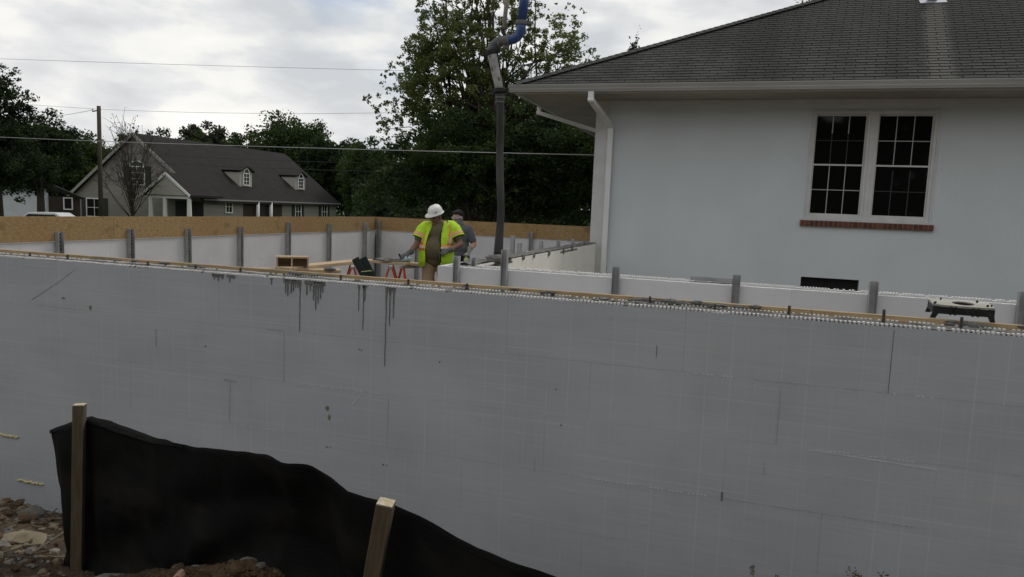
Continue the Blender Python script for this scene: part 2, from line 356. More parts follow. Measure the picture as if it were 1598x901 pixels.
def box_part(name, m, parent, lo, hi, bevel=0, rot=(0, 0, 0)):
    c = [(a + b) / 2 for a, b in zip(lo, hi)]
    return MB().box((0, 0, 0), [b - a for a, b in zip(lo, hi)]).build(name, m, parent, loc=c, rot=rot, bevel=bevel)

# ------------------------------------------------------------ ground
GZ = -2.3
def ground_z(x, y):
    if y > -0.15: z = GZ
    else:
        prof = [(-60, -0.78), (-3.4, -0.78), (-2.9, -0.86), (-2.45, -1.05), (-2.2, -1.20), (-1.7, -1.48), (-0.6, -1.96), (-0.15, -2.3)]
        z = float(np.interp(y, [a for a, _ in prof], [b for _, b in prof]))
        if x > -1.5: z -= 0.22 * min(1, (x + 1.5) / 1.5) * max(0, min(1, (y + 3.2) / 1.0))
        if x < -9: z += (GZ - z) * min(1, (-9 - x) / 6)
        if x > 7: z += (GZ - z) * min(1, (x - 7) / 6)
        if y < -14: z += (GZ - z) * min(1, (-14 - y) / 8)
        n = noise.noise(Vector((x * 2.1, y * 2.1, 0))) * 0.05 + noise.noise(Vector((x * 6, y * 6, 3))) * 0.035 + noise.noise(Vector((x * 17, y * 17, 9))) * 0.016
        z += n * max(0, min(1, (y + 20) / 4))
        z += 0.235 * math.exp(-((x + 1.55) ** 2 / 0.35 + (y + 2.80) ** 2 / 0.08)) + 0.06 * math.exp(-((x + 1.45) ** 2 / 0.02 + (y + 2.86) ** 2 / 0.02))
    return z
def grid_axis(segs):
    out = []
    for a, b, n in segs: out += list(np.linspace(a, b, n, endpoint=False))
    return out + [segs[-1][1]]
gx = grid_axis([(-1500, -60, 8), (-60, -12, 12), (-12, -7, 30), (-7, -1, 130), (-1, 3, 40), (3, 14, 14), (14, 200, 8), (200, 1500, 4)])
gy = grid_axis([(-1500, -40, 6), (-40, -6, 24), (-6, -3.6, 20), (-3.6, 0, 80), (0, 60, 10), (60, 1500, 6)])
vs = [(x, y, ground_z(x, y)) for y in gy for x in gx]
nx = len(gx)
fs = [(j * nx + i, j * nx + i + 1, (j + 1) * nx + i + 1, (j + 1) * nx + i) for j in range(len(gy) - 1) for i in range(nx - 1)]
M['ground'] = mat('ground', (0.026, 0.018, 0.010), 0.95, (0.062, 0.041, 0.022), 3.5, 9, 1.0, 22)
gt = M['ground'].node_tree; (gX, gY, gZ_), gP = pos_xyz(gt)
tint(M['ground'], math_(gt, 'MULTIPLY', noise_fac(gt, gP, 9, 6, (1, 1, 1), 0.55, 0.62), 0.6), (0.12, 0.10, 0.075))
tint(M['ground'], math_(gt, 'MULTIPLY', noise_fac(gt, gP, 2.2, 4, (1, 1, 1), 0.55, 0.66), 0.6), (0.070, 0.038, 0.014))
far_f = gt.nodes.new('ShaderNodeMapRange'); far_f.inputs[1].default_value = 12; far_f.inputs[2].default_value = 20; lk(gt, gY, far_f.inputs[0])
tint(M['ground'], far_f.outputs[0], (0.055, 0.085, 0.028))
g = MB().add(vs, fs).build('ground', 'ground', kind='structure', smooth=True)
box_part('dirt_floor', 'floor', None, (-7.80, 0.30, -2.2), (-2.78, 9.73, -1.10)).__setitem__('kind', 'structure')
fl = box_part('dirt_floor', 'floor', None, (-2.76, 2.31, -2.2), (8.0, 9.0, -1.15)); fl['kind'] = 'structure'
fl = box_part('dirt_floor', 'floor', None, (-2.78, 0.30, -2.2), (8.0, 2.0, -1.12)); fl['kind'] = 'structure'

# ------------------------------------------------------------ insulated concrete form walls
C = 0.4064
FULL = {}
def foam_blocks(root, x0, x1, offs, m, ncourse, gap=0.0006, jitter=0.0004, t0=0.0, th=0.0635):
    for k in range(ncourse):
        s0 = offs[k % len(offs)] * 0.1524
        n = math.floor((x0 - s0) / 1.2192)
        a = s0 + n * 1.2192
        while a < x1 - 0.01:
            lo, hi = max(a, x0), min(a + 1.2192, x1)
            a += 1.2192
            if hi - lo < 0.02: continue
            L = round(hi - lo, 3)
            key = (L, m)
            if key not in FULL:
                FULL[key] = MB().box((0, 0, 0), (L - gap, th, C - gap)).mesh('foam_block', m, bevel=0.0004)
            o = bpy.data.objects.new('foam_block', FULL[key]); link(o, root)
            o.location = ((lo + hi) / 2, t0 + th / 2 + random.uniform(-jitter, jitter), -k * C - C / 2)
def channel_post(root, x, top, bottom, wid=0.076, y=-0.002, slots=True, name='bracing_post'):
    m = MB()
    m.box((0, -0.004, 0), (wid, 0.005, top - bottom))
    m.box((-wid / 2 + 0.0025, -0.030, 0), (0.005, 0.047, top - bottom))
    m.box((wid / 2 - 0.0025, -0.030, 0), (0.005, 0.047, top - bottom))
    o = m.build(name, 'steel', root, loc=(x, y, (top + bottom) / 2), rot=(0, random.uniform(-0.006, 0.006), 0))
    if slots:
        s = MB(); n = int((top - bottom) / 0.045)
        for i in range(n):
            s.box((wid / 2 - 0.010, -0.0085, (top - bottom) / 2 - 0.03 - i * 0.045), (0.018, 0.004, 0.026))
        s.build('slot', 'steel_dark', o, kind='stuff')
    return o
def teeth(root, x0, x1, y0, y1, name='interlock_tooth', m='foam_teeth', pitch=0.0254, h=0.011, miss=0.06, z=0.0):
    b = MB(); x = x0
    while x < x1:
        if random.random() > miss:
            b.box((x + pitch * 0.27, (y0 + y1) / 2, z + h / 2 - 0.001), (pitch * 0.50, y1 - y0, h * random.uniform(0.7, 1.1)))
        x += pitch
    return b.build(name, m, root, kind='stuff')
def rough_strip(name, m, root, x0, x1, y0, y1, z, amp, seed, nxs=None, thick=0.3, ny=7):
    """a concrete fill with an uneven top"""
    nxs = nxs or int((x1 - x0) / 0.02)
    V = []; F = []
    for i in range(nxs + 1):
        x = x0 + (x1 - x0) * i / nxs
        for j in range(ny):
            y = y0 + (y1 - y0) * j / (ny - 1)
            q = Vector((x * 5 + seed, y * 9, seed))
            h = noise.noise(q) * 0.6 + noise.noise(q * 3.1) * 0.35 + noise.noise(q * 9) * 0.2
            V.append((x, y, z + amp * h))
    for i in range(nxs):
        for j in range(ny - 1):
            a = i * ny + j; F.append((a, a + ny, a + ny + 1, a + 1))
    b = MB().add(V, F)
    b.b2((x0, y0, z - thick - amp * 1.3), (x1, y1, z - amp * 1.3))
    return b.build(name, m, root, smooth=False)
def lump(name, m, root, c, d, seed, sub=2):
    bm = bmesh.new(); bmesh.ops.create_icosphere(bm, subdivisions=sub, radius=1)
    for v in bm.verts:
        q = v.co * 1.7 + Vector((seed * 3.1, seed, seed * 0.7))
        v.co *= 1 + 0.35 * noise.noise(q) + 0.15 * noise.noise(q * 3)
        v.co = Vector((v.co.x * d[0] / 2, v.co.y * d[1] / 2, v.co.z * d[2] / 2))
    me = bpy.data.meshes.new(name); bm.to_mesh(me); bm.free(); me.materials.append(M[m])
    o = bpy.data.objects.new(name, me); o.location = c; return link(o, root)

# near wall, its outside face towards the camera
near = thing('foundation_wall', 'long grey foam block foundation wall filling the foreground, wet concrete drips under its toothed top', 'foundation wall')
foam_blocks(near, -8.11, 5.0, [6, 2, 0, 4, 2, 6], 'foam_outer', 6)
box_part('inner_foam', 'foam_white', near, (-7.8, 0.226, -2.3), (5.0, 0.2895, 0.0))
rough_strip('concrete_core', 'concrete_top', near, -8.05, 5.0, 0.002, 0.228, 0.004, 0.012, 3.3, thick=0.010)
box_part('core_fill', 'concrete', near, (-8.05, 0.0640, -2.3), (5.0, 0.2255, -0.02))
teeth(near, -8.1, 5.0, 0.0, 0.030, h=0.0165, miss=0.03)
teeth(near, -7.8, 5.0, 0.228, 0.250, miss=0.12, h=0.013)
xb = -7.8
for i, L in enumerate((1.72, 3.55, 3.0, 2.2, 2.5)):
    box_part('form_board', 'board', near, (xb + 0.003, 0.262, 0.001), (min(xb + L, 5.0), 0.300, 0.037 + random.uniform(-0.002, 0.002)), bevel=0.002); xb += L
for x, h in [(-6.20, .035), (-5.75, .045), (-4.85, .035), (-4.35, .04), (-3.90, .045), (-3.48, .02), (-2.965, .045), (-2.383, .05), (-1.906, .05), (-1.252, .03), (-0.564, .055), (-0.133, .035), (0.33, .062), (0.883, .082), (1.309, .07)]:
    b = MB(); b.tube([(0, 0, -0.05), (random.uniform(-.004, .004), 0, h)], 0.0085, 8)
    for q in range(int(h / 0.012)): b.tube([(0, 0, 0.004 + q * 0.012), (0, 0, 0.009 + q * 0.012)], 0.0105, 8)
    b.build('anchor_rod', 'rod', near, loc=(x, 0.18, 0.0))
def drip(x, L, wid=None):
    wid = wid or random.uniform(0.014, 0.024)
    n = 9; pts = []
    lean = -0.008 * L
    left = []; right = []
    for i in range(n + 1):
        f = i / n
        ww = wid * ((1.9 - 1.3 * min(1, f * 4)) if f < 0.25 else 0.6) * (1 - 0.35 * f) + random.uniform(-.0008, .0008)
        if f > 0.9: ww *= 1.25
        if f == 1: ww *= 0.3
        cx = lean * f + 0.0012 * math.sin(i * 2.1 + x * 40)
        left.append((cx - ww / 2, -L * f)); right.append((cx + ww / 2, -L * f))
    MB().prism(left + right[::-1], -0.0045, -0.0008).build('concrete_drip', 'drip', near, loc=(x, 0, 0.0))
for x, L in [(-4.01, .05), (-3.97, .06), (-3.93, .04), (-3.86, .06), (-3.82, .03), (-3.47, .05), (-3.34, .11), (-3.32, .13), (-3.29, .11), (-3.27, .09), (-3.25, .06), (-3.23, .06), (-3.15, .11), (-3.12, .08), (-3.09, .15), (-3.07, .22), (-3.05, .17), (-3.03, .13), (-3.01, .08), (-2.44, .29), (-2.41, .23), (-2.65, .12)]:
    drip(x, L)
for x, L in [(-3.21, .40), (-2.70, .20), (-2.66, .34), (-2.47, .60)]: drip(x, L, 0.011)
for xa, xc in [(-4.03, -3.92), (-3.89, -3.81), (-3.36, -3.20), (-3.17, -2.99)]:      # the smear each group of drips runs from
    up_ = [(xa + (xc - xa) * i / 12, 0.002) for i in range(13)]
    dn_ = [(xa + (xc - xa) * i / 12, -0.022 - 0.02 * abs(noise.noise(Vector((xa * 9 + i, 0, 0))))) for i in range(13)]
    MB().prism(up_ + dn_[::-1], -0.004, -0.0008).build('concrete_smear', 'drip', near)
for i in range(46):                                                   # crumbs and clods of mortar left on the wall top
    x = random.choice([random.uniform(-6.4, 1.7), random.gauss(-3.4, 0.2), random.gauss(-0.5, 0.25), random.gauss(-0.5, 0.3), random.gauss(1.35, .15)])
    s = random.uniform(0.015, 0.045)
    lump('mortar_lump', 'concrete_wet', near, (x, random.uniform(0.06, 0.22), 0.006), (s * random.uniform(1, 2.6), s, s * 0.6), i, 1)
for x, L in [(-3.42, .16), (-3.25, .10), (-0.62, .22), (-0.40, .26), (-0.15, .14), (1.40, .15)]:
    lump('mortar_lump', 'concrete_wet', near, (x, 0.245, 0.012), (L, 0.035, 0.042), x * 7, 3)
for i in range(34):                                                   # slurry slopped along the foot and the top of the board
    x = random.choice([random.uniform(-0.95, 0.15), random.uniform(-0.95, 0.15), random.uniform(-3.65, -3.05), random.uniform(1.15, 1.7), random.uniform(-2.0, -1.2), random.uniform(-6.4, -4.2)])
    L = random.uniform(.04, .20)
    lump('mortar_lump', 'concrete_wet', near, (x, random.uniform(.240, .266), random.uniform(.004, .030)), (L, .022, random.uniform(.012, .034)), i * 1.7 + .2, 2)
def seam_teeth(x0, x1, z, m, slope=0.0, prob=0.85, h=0.009):
    b = MB(); x = x0
    while x < x1:
        if random.random() < prob:
            b.box((x, -0.0005, z + slope * (x - x0)), (0.0125, 0.004, h))
        x += 0.0254
    b.build('seam_tooth', m, near, kind='stuff')
seam_teeth(-3.53, -3.36, -C, 'scuff'); seam_teeth(-3.20, -2.47, -2 * C, 'seam_pale', prob=.6, h=.006)
seam_teeth(-3.75, -3.36, -3 * C, 'seam_pale', prob=.6, h=.006); seam_teeth(-0.92, -0.03, -3 * C, 'seam_pale', prob=.8, h=.007)
seam_teeth(0.0, 1.15, -3 * C, 'scuff', prob=.75, h=.005); seam_teeth(-0.22, 0.02, -C, 'seam_pale', prob=.7); seam_teeth(0.1, 0.9, -C, 'scuff', prob=.35, h=.005)
seam_teeth(0.95, 1.2, -C, 'seam_pale', prob=.5); seam_teeth(0.55, 1.1, -2 * C, 'seam_pale', prob=.7, h=.006); seam_teeth(1.6, 2.2, -2 * C, 'scuff', prob=.6, h=.006)
seam_teeth(-5.95, -5.2, -C, 'scuff', prob=.8, h=.004)
for x, z0, z1 in [(-4.60, -.51, -.66), (0.245, -.94, -1.02), (-0.48, -.25, -.34), (-1.28, -1.15, -1.23)]:
    b = MB(); z = z0
    while z > z1: b.box((x, -0.0006, z), (0.006, 0.004, 0.008)); z -= 0.015
    b.build('tie_slot', 'scuff' if z0 < -.6 else 'drip', near)
# vertical joints gaping dark where the blocks do not close
for x, z0, z1, wd in [(6 * .1524, -.02, -C, .003), (-22 * .1524, -C, -2 * C, .003), (-16 * .1524, -2 * C - .05, -3 * C + .12, .003), (2 * .1524, -C - .05, -2 * C, .002), (0.0, -3 * C + .04, -3 * C - .02, .012)]:
    MB().box((x, -0.0008, (z0 + z1) / 2), (wd, 0.003, z0 - z1)).build('joint_gap', 'drip' if wd > .01 or z0 == -.02 else 'scuff', near)
def blot(x, z, w_, h_, m, seed, th=0.002):
    n = 14
    pts = [(x + w_ / 2 * math.cos(a) * (1 + .4 * noise.noise(Vector((math.cos(a), math.sin(a), seed)))), z + h_ / 2 * math.sin(a) * (1 + .4 * noise.noise(Vector((math.cos(a) + 5, math.sin(a), seed))))) for a in [2 * math.pi * i / n for i in range(n)]]
    MB().prism(pts, -th, -0.0008).build('mud_spot', m, near)
for i, (x, z, a, b_) in enumerate([(-2.96, -.98, .035, .04), (-2.94, -1.05, .025, .045), (-2.69, -.49, .012, .012), (-2.67, -.495, .012, .01), (-2.03, -.52, .012, .012), (-4.1, -.6, .018, .015), (-2.96, -1.29, .015, .012), (-2.93, -1.29, .01, .01), (-2.47, -1.36, .016, .016), (-2.44, -1.36, .012, .014), (-5.6, -.32, .04, .02), (-5.3, -.38, .03, .04), (-1.1, -.87, .015, .012), (-1.15, -.62, .012, .012)]):
    blot(x, z, a, b_, 'mud' if a > .02 else 'drip', i)
for x0, z0, x1, z1, wd in [(-5.97, -.36, -5.72, -.22, .012), (-5.70, -.21, -5.48, -.07, .008), (-2.75, -.93, -2.66, -.82, .008), (0.5, -.82, 1.22, -.842, .004), (-3.92, -.86, -3.80, -.865, .02), (-3.86, -.88, -3.87, -1.2, .008)]:
    b = MB(); b.bar((x0, -0.0012, z0), (x1, -0.0012, z1), wd, wd * 0.25 + .0006, 0) if False else b.prism([(x0, z0 - wd / 2), (x1, z1 - wd / 2), (x1 + .001, z1 + wd / 2), (x0 + .001, z0 + wd / 2)] if abs(x1 - x0) > .03 else [(x0 - wd / 2, z0), (x1 - wd / 2, z1), (x1 + wd / 2, z1), (x0 + wd / 2, z0)], -0.0018, -0.0008)
    b.build('scratch', 'foam_teeth' if x0 in (-2.75, 0.5) else 'scuff', near)
for xa, xc, z in [(-6.40, -6.18, -1.655), (-6.20, -5.89, -2.06)]:
    for i in range(int((xc - xa) / 0.022)):
        lump('sealant_bead', 'sealant', near, (xa + i * 0.022, -0.006, z + random.uniform(-.005, .005)), (0.034, 0.022, 0.026), i + xa, 1)

# left wall: face towards +x (local x runs away from the camera along world +y)
left = thing('foundation_wall', 'white foam foundation wall receding at left, steel posts and a yellow board strip above', 'foundation wall', (-7.8188, 0, 0), R(90))
foam_blocks(left, 0.29, 9.73, [1, 5, 3], 'foam_white', 3)
box_part('concrete_core', 'concrete', left, (-0.0, 0.0645, -2.2), (9.8, 0.225, -0.004)); box_part('outer_foam', 'foam_white', left, (-0.0, 0.226, -2.2), (10.0, 0.2895, 0.002))
xb = 0.2
for L in (2.44, 2.44, 2.44, 2.22):
    box_part('top_board', 'osb', left, (xb + .002, -0.018, 0.002 + random.uniform(0, .004)), (min(xb + L, 9.718) - .002, -0.001, 0.302)); xb += L
for y, z in [(1.823, .118), (2.887, .14), (3.941, .133), (5.112, .138), (6.42, .202), (7.776, .167), (9.204, .183)]:
    channel_post(left, y, z, -1.1, y=-0.020)
# back wall
back = thing('foundation_wall', 'white foam foundation wall across the back behind the two workers, yellow board strip above', 'foundation wall', (0, 9.738, 0))
foam_blocks(back, -7.755, -2.79, [2, 6, 0], 'foam_white', 3)
box_part('concrete_core', 'concrete', back, (-8.1, 0.0645, -2.2), (-2.79, 0.225, -0.004)); box_part('outer_foam', 'foam_white', back, (-8.1, 0.226, -2.2), (-2.79, 0.2895, 0.002))
xb = -7.80
for L in (1.3, 2.44, 1.26):
    box_part('top_board', 'osb', back, (xb + .002, -0.018, 0.002), (xb + L - .002, -0.001, 0.302)); xb += L
channel_post(back, -7.70, 0.23, -1.1, y=-0.020); channel_post(back, -6.763, .113, -1.1, y=-0.020); channel_post(back, -4.171, .139, -1.1, y=-0.020)
# inner wall in front of the house, and its return along x = -2.65
inner = thing('foundation_wall', 'low white foam inner wall standing in front of the house with short steel posts', 'foundation wall', (0, 2.012, 0))
foam_blocks(inner, -2.938, 6.0, [3, 7, 1], 'foam_white', 3)
rough_strip('concrete_core', 'concrete', inner, -2.93, 6.0, 0.065, 0.225, -0.002, 0.012, 8.8, thick=1.2)
box_part('back_foam', 'foam_white', inner, (-2.62, 0.226, -1.2), (6.0, 0.2895, 0.0))
teeth(inner, -2.93, 6.0, 0.004, 0.030, miss=.3, h=.006); teeth(inner, -2.6, 6.0, 0.230, 0.285, miss=.12, h=.012)
for x, z in [(-2.716, .115), (-2.208, .205), (-1.099, .105), (-0.013, .10), (1.107, .118), (2.201, .111), (3.3, .11)]:
    channel_post(inner, x, z, -1.1, wid=0.062 if x < -2 else 0.07, slots=False)
inner_back_stub = channel_post(inner, -2.64, .09, -0.3, wid=0.05, y=0.29, slots=False)
side = thing('foundation_wall', 'white foam inner wall running back to the house corner, wet concrete dripping off its top', 'foundation wall', (-2.655, 0, 0), R(90))
foam_blocks(side, 2.305, 8.99, [0, 4, 2], 'foam_cream', 3)
box_part('outer_foam', 'foam_white', side, (2.08, 0.222, -1.1), (8.99, 0.284, 0.0))
rough_strip('concrete_core', 'concrete_wet', side, 2.31, 8.99, 0.0, 0.222, 0.016, 0.030, 5.1, thick=0.028, ny=9)
box_part('core_fill', 'concrete', side, (2.31, 0.0645, -1.1), (8.99, 0.2215, -0.02))
for y, z, s in [(3.05, .06, .10), (3.25, .07, .12), (3.42, .03, .09), (4.1, .02, .06), (4.6, .02, .05), (5.4, .04, .07), (6.3, .05, .06), (6.9, .025, .05)]:
    lump('concrete_drop', 'concrete_wet', side, (y, -0.006, -z * .5), (s * 1.6, 0.03, z + .05), y, 2)
for y, z in [(4.62, .24), (4.95, .13), (6.10, .12), (7.22, .085), (8.3, .09)]:
    channel_post(side, y, z, -1.1, wid=.066, y=0.34, slots=False)

# ------------------------------------------------------------ things lying about the form work
ch = MB(); ch.box((0, 0, 0), (0.42, 0.06, 0.004)); ch.box((0, -0.028, 0.014), (0.42, 0.004, 0.03)); ch.box((0, 0.028, 0.014), (0.42, 0.004, 0.03))
o = ch.build('steel_channel', 'steel', None, loc=(-0.22, 2.20, 0.014), rot=(0, 0, R(4)))
tag(o, 'loose galvanised steel channel lying on the inner wall beside a post', 'channel')

# upturned moulded bracket with a round hole, on the near wall
br = thing('plastic_bracket', 'black plastic moulding with cream top and round hole, set on the wall board', 'bracket', (1.345, 0.298, 0.037), R(-3)); br.rotation_euler.x = R(5); br.scale = (1, 1, 1.22)
b = MB(); n = 28; W_, D_ = 0.335, 0.20; z0, z1 = 0.062, 0.072
outer = []; inner_ = []
for i in range(n):
    a = 2 * math.pi * i / n
    ca, sa = math.cos(a), math.sin(a); k = 1 / max(abs(ca) / (W_ / 2), abs(sa) / (D_ / 2))
    outer.append((k * ca, D_ / 2 + k * sa)); inner_.append((0.012 + 0.062 * ca, D_ / 2 + 0.062 * sa))
V = [(x, y, z1) for x, y in outer] + [(x, y, z1) for x, y in inner_] + [(x, y, z0) for x, y in outer] + [(x, y, z0) for x, y in inner_]
F = []
for i in range(n):
    j = (i + 1) % n
    F += [(i, j, n + j, n + i), (2 * n + i, 3 * n + i, 3 * n + j, 2 * n + j), (i, 2 * n + i, 2 * n + j, j), (n + i, n + j, 3 * n + j, 3 * n + i)]
top = b.add(V, F).build('top_plate', 'cream_top', br)
b = MB(); b.tube([(0.012, D_ / 2, z0 - .03), (0.012, D_ / 2, z0 + .004)], [0.058, 0.061], 20, cap=False); b.build('socket', 'black_plastic', br, smooth=True)
b = MB(); b.box((0, D_ / 2, 0.0655), (0.15, 0.14, 0.002)); b.build('recess_floor', 'black_plastic', br, loc=(0.012, 0, -.03))
sk = MB()
for y in (0.006, D_ - 0.006):
    sk.box((0, y, 0.044), (W_ * 0.99, 0.010, 0.038))
    for x in (-0.07, -0.045, 0.05, 0.078): sk.box((x, y - 0.006, 0.044), (0.012, 0.012, 0.044))
for x in (-W_ / 2 + .005, W_ / 2 - .005): sk.box((x, D_ / 2, 0.044), (0.010, D_ - .03, 0.038))
sk.build('skirt', 'black_plastic', br)
for x, y in [(-.148, .012), (.148, .012), (-.148, D_ - .012), (.148, D_ - .012)]:
    MB().add([(x - .018, y - .010, .03), (x + .018, y - .010, .03), (x + .018, y + .010, .03), (x - .018, y + .010, .03), (x - .014 - (.014 if x < 0 else -.014), y - .010, 0), (x + .012 + (.014 if x > 0 else -.014) * 1, y - .010, 0), (x + .012 + (.014 if x > 0 else -.014), y + .010, 0), (x - .014 - (.014 if x < 0 else -.014), y + .010, 0)], [(0, 1, 2, 3), (4, 7, 6, 5), (0, 4, 5, 1), (1, 5, 6, 2), (2, 6, 7, 3), (3, 7, 4, 0)]).build('leg', 'black_plastic', br)
for x, y, s in [(-.158, .02, .018), (-.15, .035, .012), (.13, .03, .02), (-.10, .17, .014), (.10, .16, .016), (.155, .05, .012)]:
    lump('tab', 'black_plastic', br, (x, y, .078), (s, s * .6, .014), x * 50, 1)

# sawhorses, planks, crate and the bits beside them
def sawhorse(loc, rz, label):
    t = thing('sawhorse', label, 'sawhorse', loc, rz, 'orange sawhorses on the dirt floor')
    MB().box((0, 0, 0.74), (0.70, 0.05, 0.045)).build('beam', 'steel', t, bevel=.004)
    for sx in (-1, 1):
        for sy in (-1, 1):
            m = MB(); m.bar((sx * .30, sy * .02, .74), (sx * .34, sy * .24, 0), .030, .022); m.build('leg', 'orange', t)
        MB().bar((sx * .322, -.16, .30), (sx * .322, .16, .30), .018, .012).build('brace', 'orange', t)
    return t
sawhorse((-5.62, 4.95, -1.1), R(121), 'orange sawhorse carrying the long pale plank near the wooden box')
sawhorse((-5.22, 5.45, -1.1), R(116), 'orange sawhorse under the mortar covered plank beside the tilted black panels')
sawhorse((-4.86, 5.62, -1.1), R(70), 'orange sawhorse under the short plank by the hi-vis worker')
pl = MB(); pl.box((0, 0, 0), (2.05, 0.24, 0.045)); o = pl.build('plank', 'wood', None, loc=(-5.76, 4.48, -0.312), rot=(0, 0, R(87)), bevel=.003)
tag(o, 'long pale plank leading from the wooden box to the black panels', 'plank')
pk = thing('plank', 'plank heaped with wet grey mortar between black panels and hi-vis worker', 'plank', (-5.32, 5.47, -0.312), R(-4))
MB().box((0, 0, 0), (0.86, 0.22, 0.04)).build('board', 'wood', pk, bevel=.003)
lump('mortar_heap', 'concrete_wet', pk, (0.08, 0, 0.03), (0.62, 0.22, 0.09), 4.4, 3)
o = box_part('plank', 'wood', None, (-5.02, 5.42, -0.335), (-4.62, 5.62, -0.295), bevel=.003); tag(o, 'short plank end just left of the hi-vis worker', 'plank')
cr = thing('wooden_box', 'open wooden box with a middle divider near the left wall', 'box', (-5.75, 3.60, -0.33), R(36))
W_, D_, H_ = 0.42, 0.24, 0.175
for nme, lo, hi in [('side', (-W_ / 2, 0, 0), (-W_ / 2 + .02, D_, H_)), ('side', (W_ / 2 - .02, 0, 0), (W_ / 2, D_, H_)), ('divider', (-.02, .004, .021), (0.0, D_ - .02, H_ - .021)), ('base', (-W_ / 2 + .021, 0.001, 0), (W_ / 2 - .021, D_, .02)), ('top', (-W_ / 2 + .021, 0.001, H_ - .02), (W_ / 2 - .021, D_, H_)), ('back', (-W_ / 2 + .021, D_ - .015, .021), (W_ / 2 - .021, D_ - .001, H_ - .021))]:
    box_part(nme, 'wood', cr, lo, hi)
o = MB().box((0, 0, 0), (1.3, 0.3, 0.04)).build('scaffold_plank', 'wood', None, loc=(-5.85, 3.72, -0.352), rot=(0, 0, R(36))); tag(o, 'scaffold plank under the open wooden box', 'plank')
sp = thing('trestle', 'low dark trestle holding up the plank under the wooden box', 'trestle', (-5.85, 3.72, -1.1), R(36))
for sx in (-.5, .5):
    for sy in (-.1, .1): MB().bar((sx, sy, 0), (sx, sy, .727), .03, .03).build('leg', 'steel', sp)
    MB().box((sx, 0, .7), (.032, .168, .03)).build('crosspiece', 'steel', sp)
o = lump('tool_case', 'pipe_grey', None, (-5.33, 3.86, -0.315), (0.20, 0.09, 0.05), 8.1, 2); tag(o, 'grey rag bundle lying on the end of the plank beside the wooden box', 'rag'); o.name = 'rag_bundle'
bp = thing('panel_stand', 'two tilted black panels tied with a pale strap standing by the sawhorses', 'panels', (-5.22, 4.50, -1.1), R(22))
MB().bar((-.085, 0, .905), (.13, 0, .50), .105, .03, R(90)).build('panel', 'green_black', bp, bevel=.004)
MB().bar((.02, .05, .915), (.235, .05, .50), .105, .03, R(90)).build('panel', 'green_black', bp, bevel=.004)
MB().bar((.01, -.022, .715), (.16, -.018, .735), .012, .012).build('strap', 'pale_green', bp)
MB().bar((.13, .02, 0), (.13, .02, .55), .03, .03).build('foot', 'green_black', bp); MB().bar((.22, .06, 0), (.22, .06, .55), .03, .03).build('foot', 'green_black', bp)
MB().box((.18, .03, .02), (.4, .3, .04)).build('base', 'green_black', bp)
tl = thing('power_tool', 'pale blue power tool lying on the short plank left of the worker', 'power tool', (-4.98, 5.46, -0.295), R(30))
MB().tube([(-.07, 0, .045), (.05, 0, .05), (.09, 0, .05)], [.042, .045, .025], 12).build('motor', 'tool_blue', tl, smooth=True)
MB().bar((-.06, 0, .05), (-.10, 0, .13), .03, .03).build('handle', 'clamp', tl)

# ------------------------------------------------------------ concrete pump hose hanging from its boom
hs = thing('pump_hose', 'concrete pump hose hanging down to the wet wall, blue pipe and grey reducer above', 'hose', (-2.70, 3.1, 0.02))
def hp(x, z): return (x + 2.70, 0, z - 0.02)
b = MB(); b.tube([hp(-2.42, 6.2), hp(-2.465, 2.90), hp(-2.484, 2.66)], .052, 16); b.build('blue_pipe', 'blue', hs, smooth=True)
el = [hp(-2.484, 2.66), hp(-2.488, 2.60), hp(-2.502, 2.545), hp(-2.53, 2.505), hp(-2.575, 2.482), hp(-2.63, 2.475)]
MB().tube(el, .052, 16).build('blue_elbow', 'blue', hs, smooth=True)
el = [hp(-2.63, 2.475), hp(-2.70, 2.47), hp(-2.755, 2.455), hp(-2.80, 2.42), hp(-2.822, 2.375), hp(-2.824, 2.34)]
MB().tube(el, [.053, .055, .056, .056, .055, .054], 16).build('grey_elbow', 'pipe_grey', hs, smooth=True)
def clampring(x, z, r, tilt, m='clamp'):
    c = MB(); c.tube([(0, 0, -.024), (0, 0, -.018), (0, 0, .018), (0, 0, .024)], [r - .006, r, r, r - .006], 18); c.box((r + .012, 0, 0), (.045, .03, .028)); c.box((-r - .01, 0, .0), (.03, .025, .02))
    c.build('clamp', m, hs, loc=hp(x, z), rot=(0, tilt, 0))
clampring(-2.484, 2.655, .060, 0, 'pipe_grey'); clampring(-2.821, 2.345, .070, R(-12)); clampring(-2.709, 1.925, .072, R(-6)); clampring(-2.636, 2.475, .057, R(90), 'pipe_grey')
MB().tube([hp(-2.818, 2.33), hp(-2.80, 2.27), hp(-2.725, 1.98), hp(-2.712, 1.93)], [.056, .054, .047, .047], 16).build('reducer_pipe', 'reducer', hs, smooth=True)
hpts = [hp(-2.709 + .06 * min(1, i / 14) + .006 * math.sin(i * .55), 1.93 - 1.90 * i / 20) for i in range(21)]
MB().tube(hpts, [.048, .048] + [.042 + .001 * math.sin(i) for i in range(15)] + [.046, .050, .053, .055], 16).build('rubber_hose', 'hose', hs, smooth=True)
for z in (1.85, 1.80): MB().tube([(0, 0, -.008), (0, 0, .008)], .051, 14).build('hose_band', 'pipe_grey', hs, loc=hp(-2.703, z))
MB().tube([hp(-2.60, 6.2), hp(-2.666, 2.91), hp(-2.690, 2.60)], [.028, .026, .022], 10).build('guide_pole', 'rope', hs, smooth=True)
MB().tube([hp(-2.690, 2.61), hp(-2.70, 2.565), hp(-2.675, 2.535), hp(-2.67, 2.50)], .022, 8).build('hook', 'clamp', hs, smooth=True)
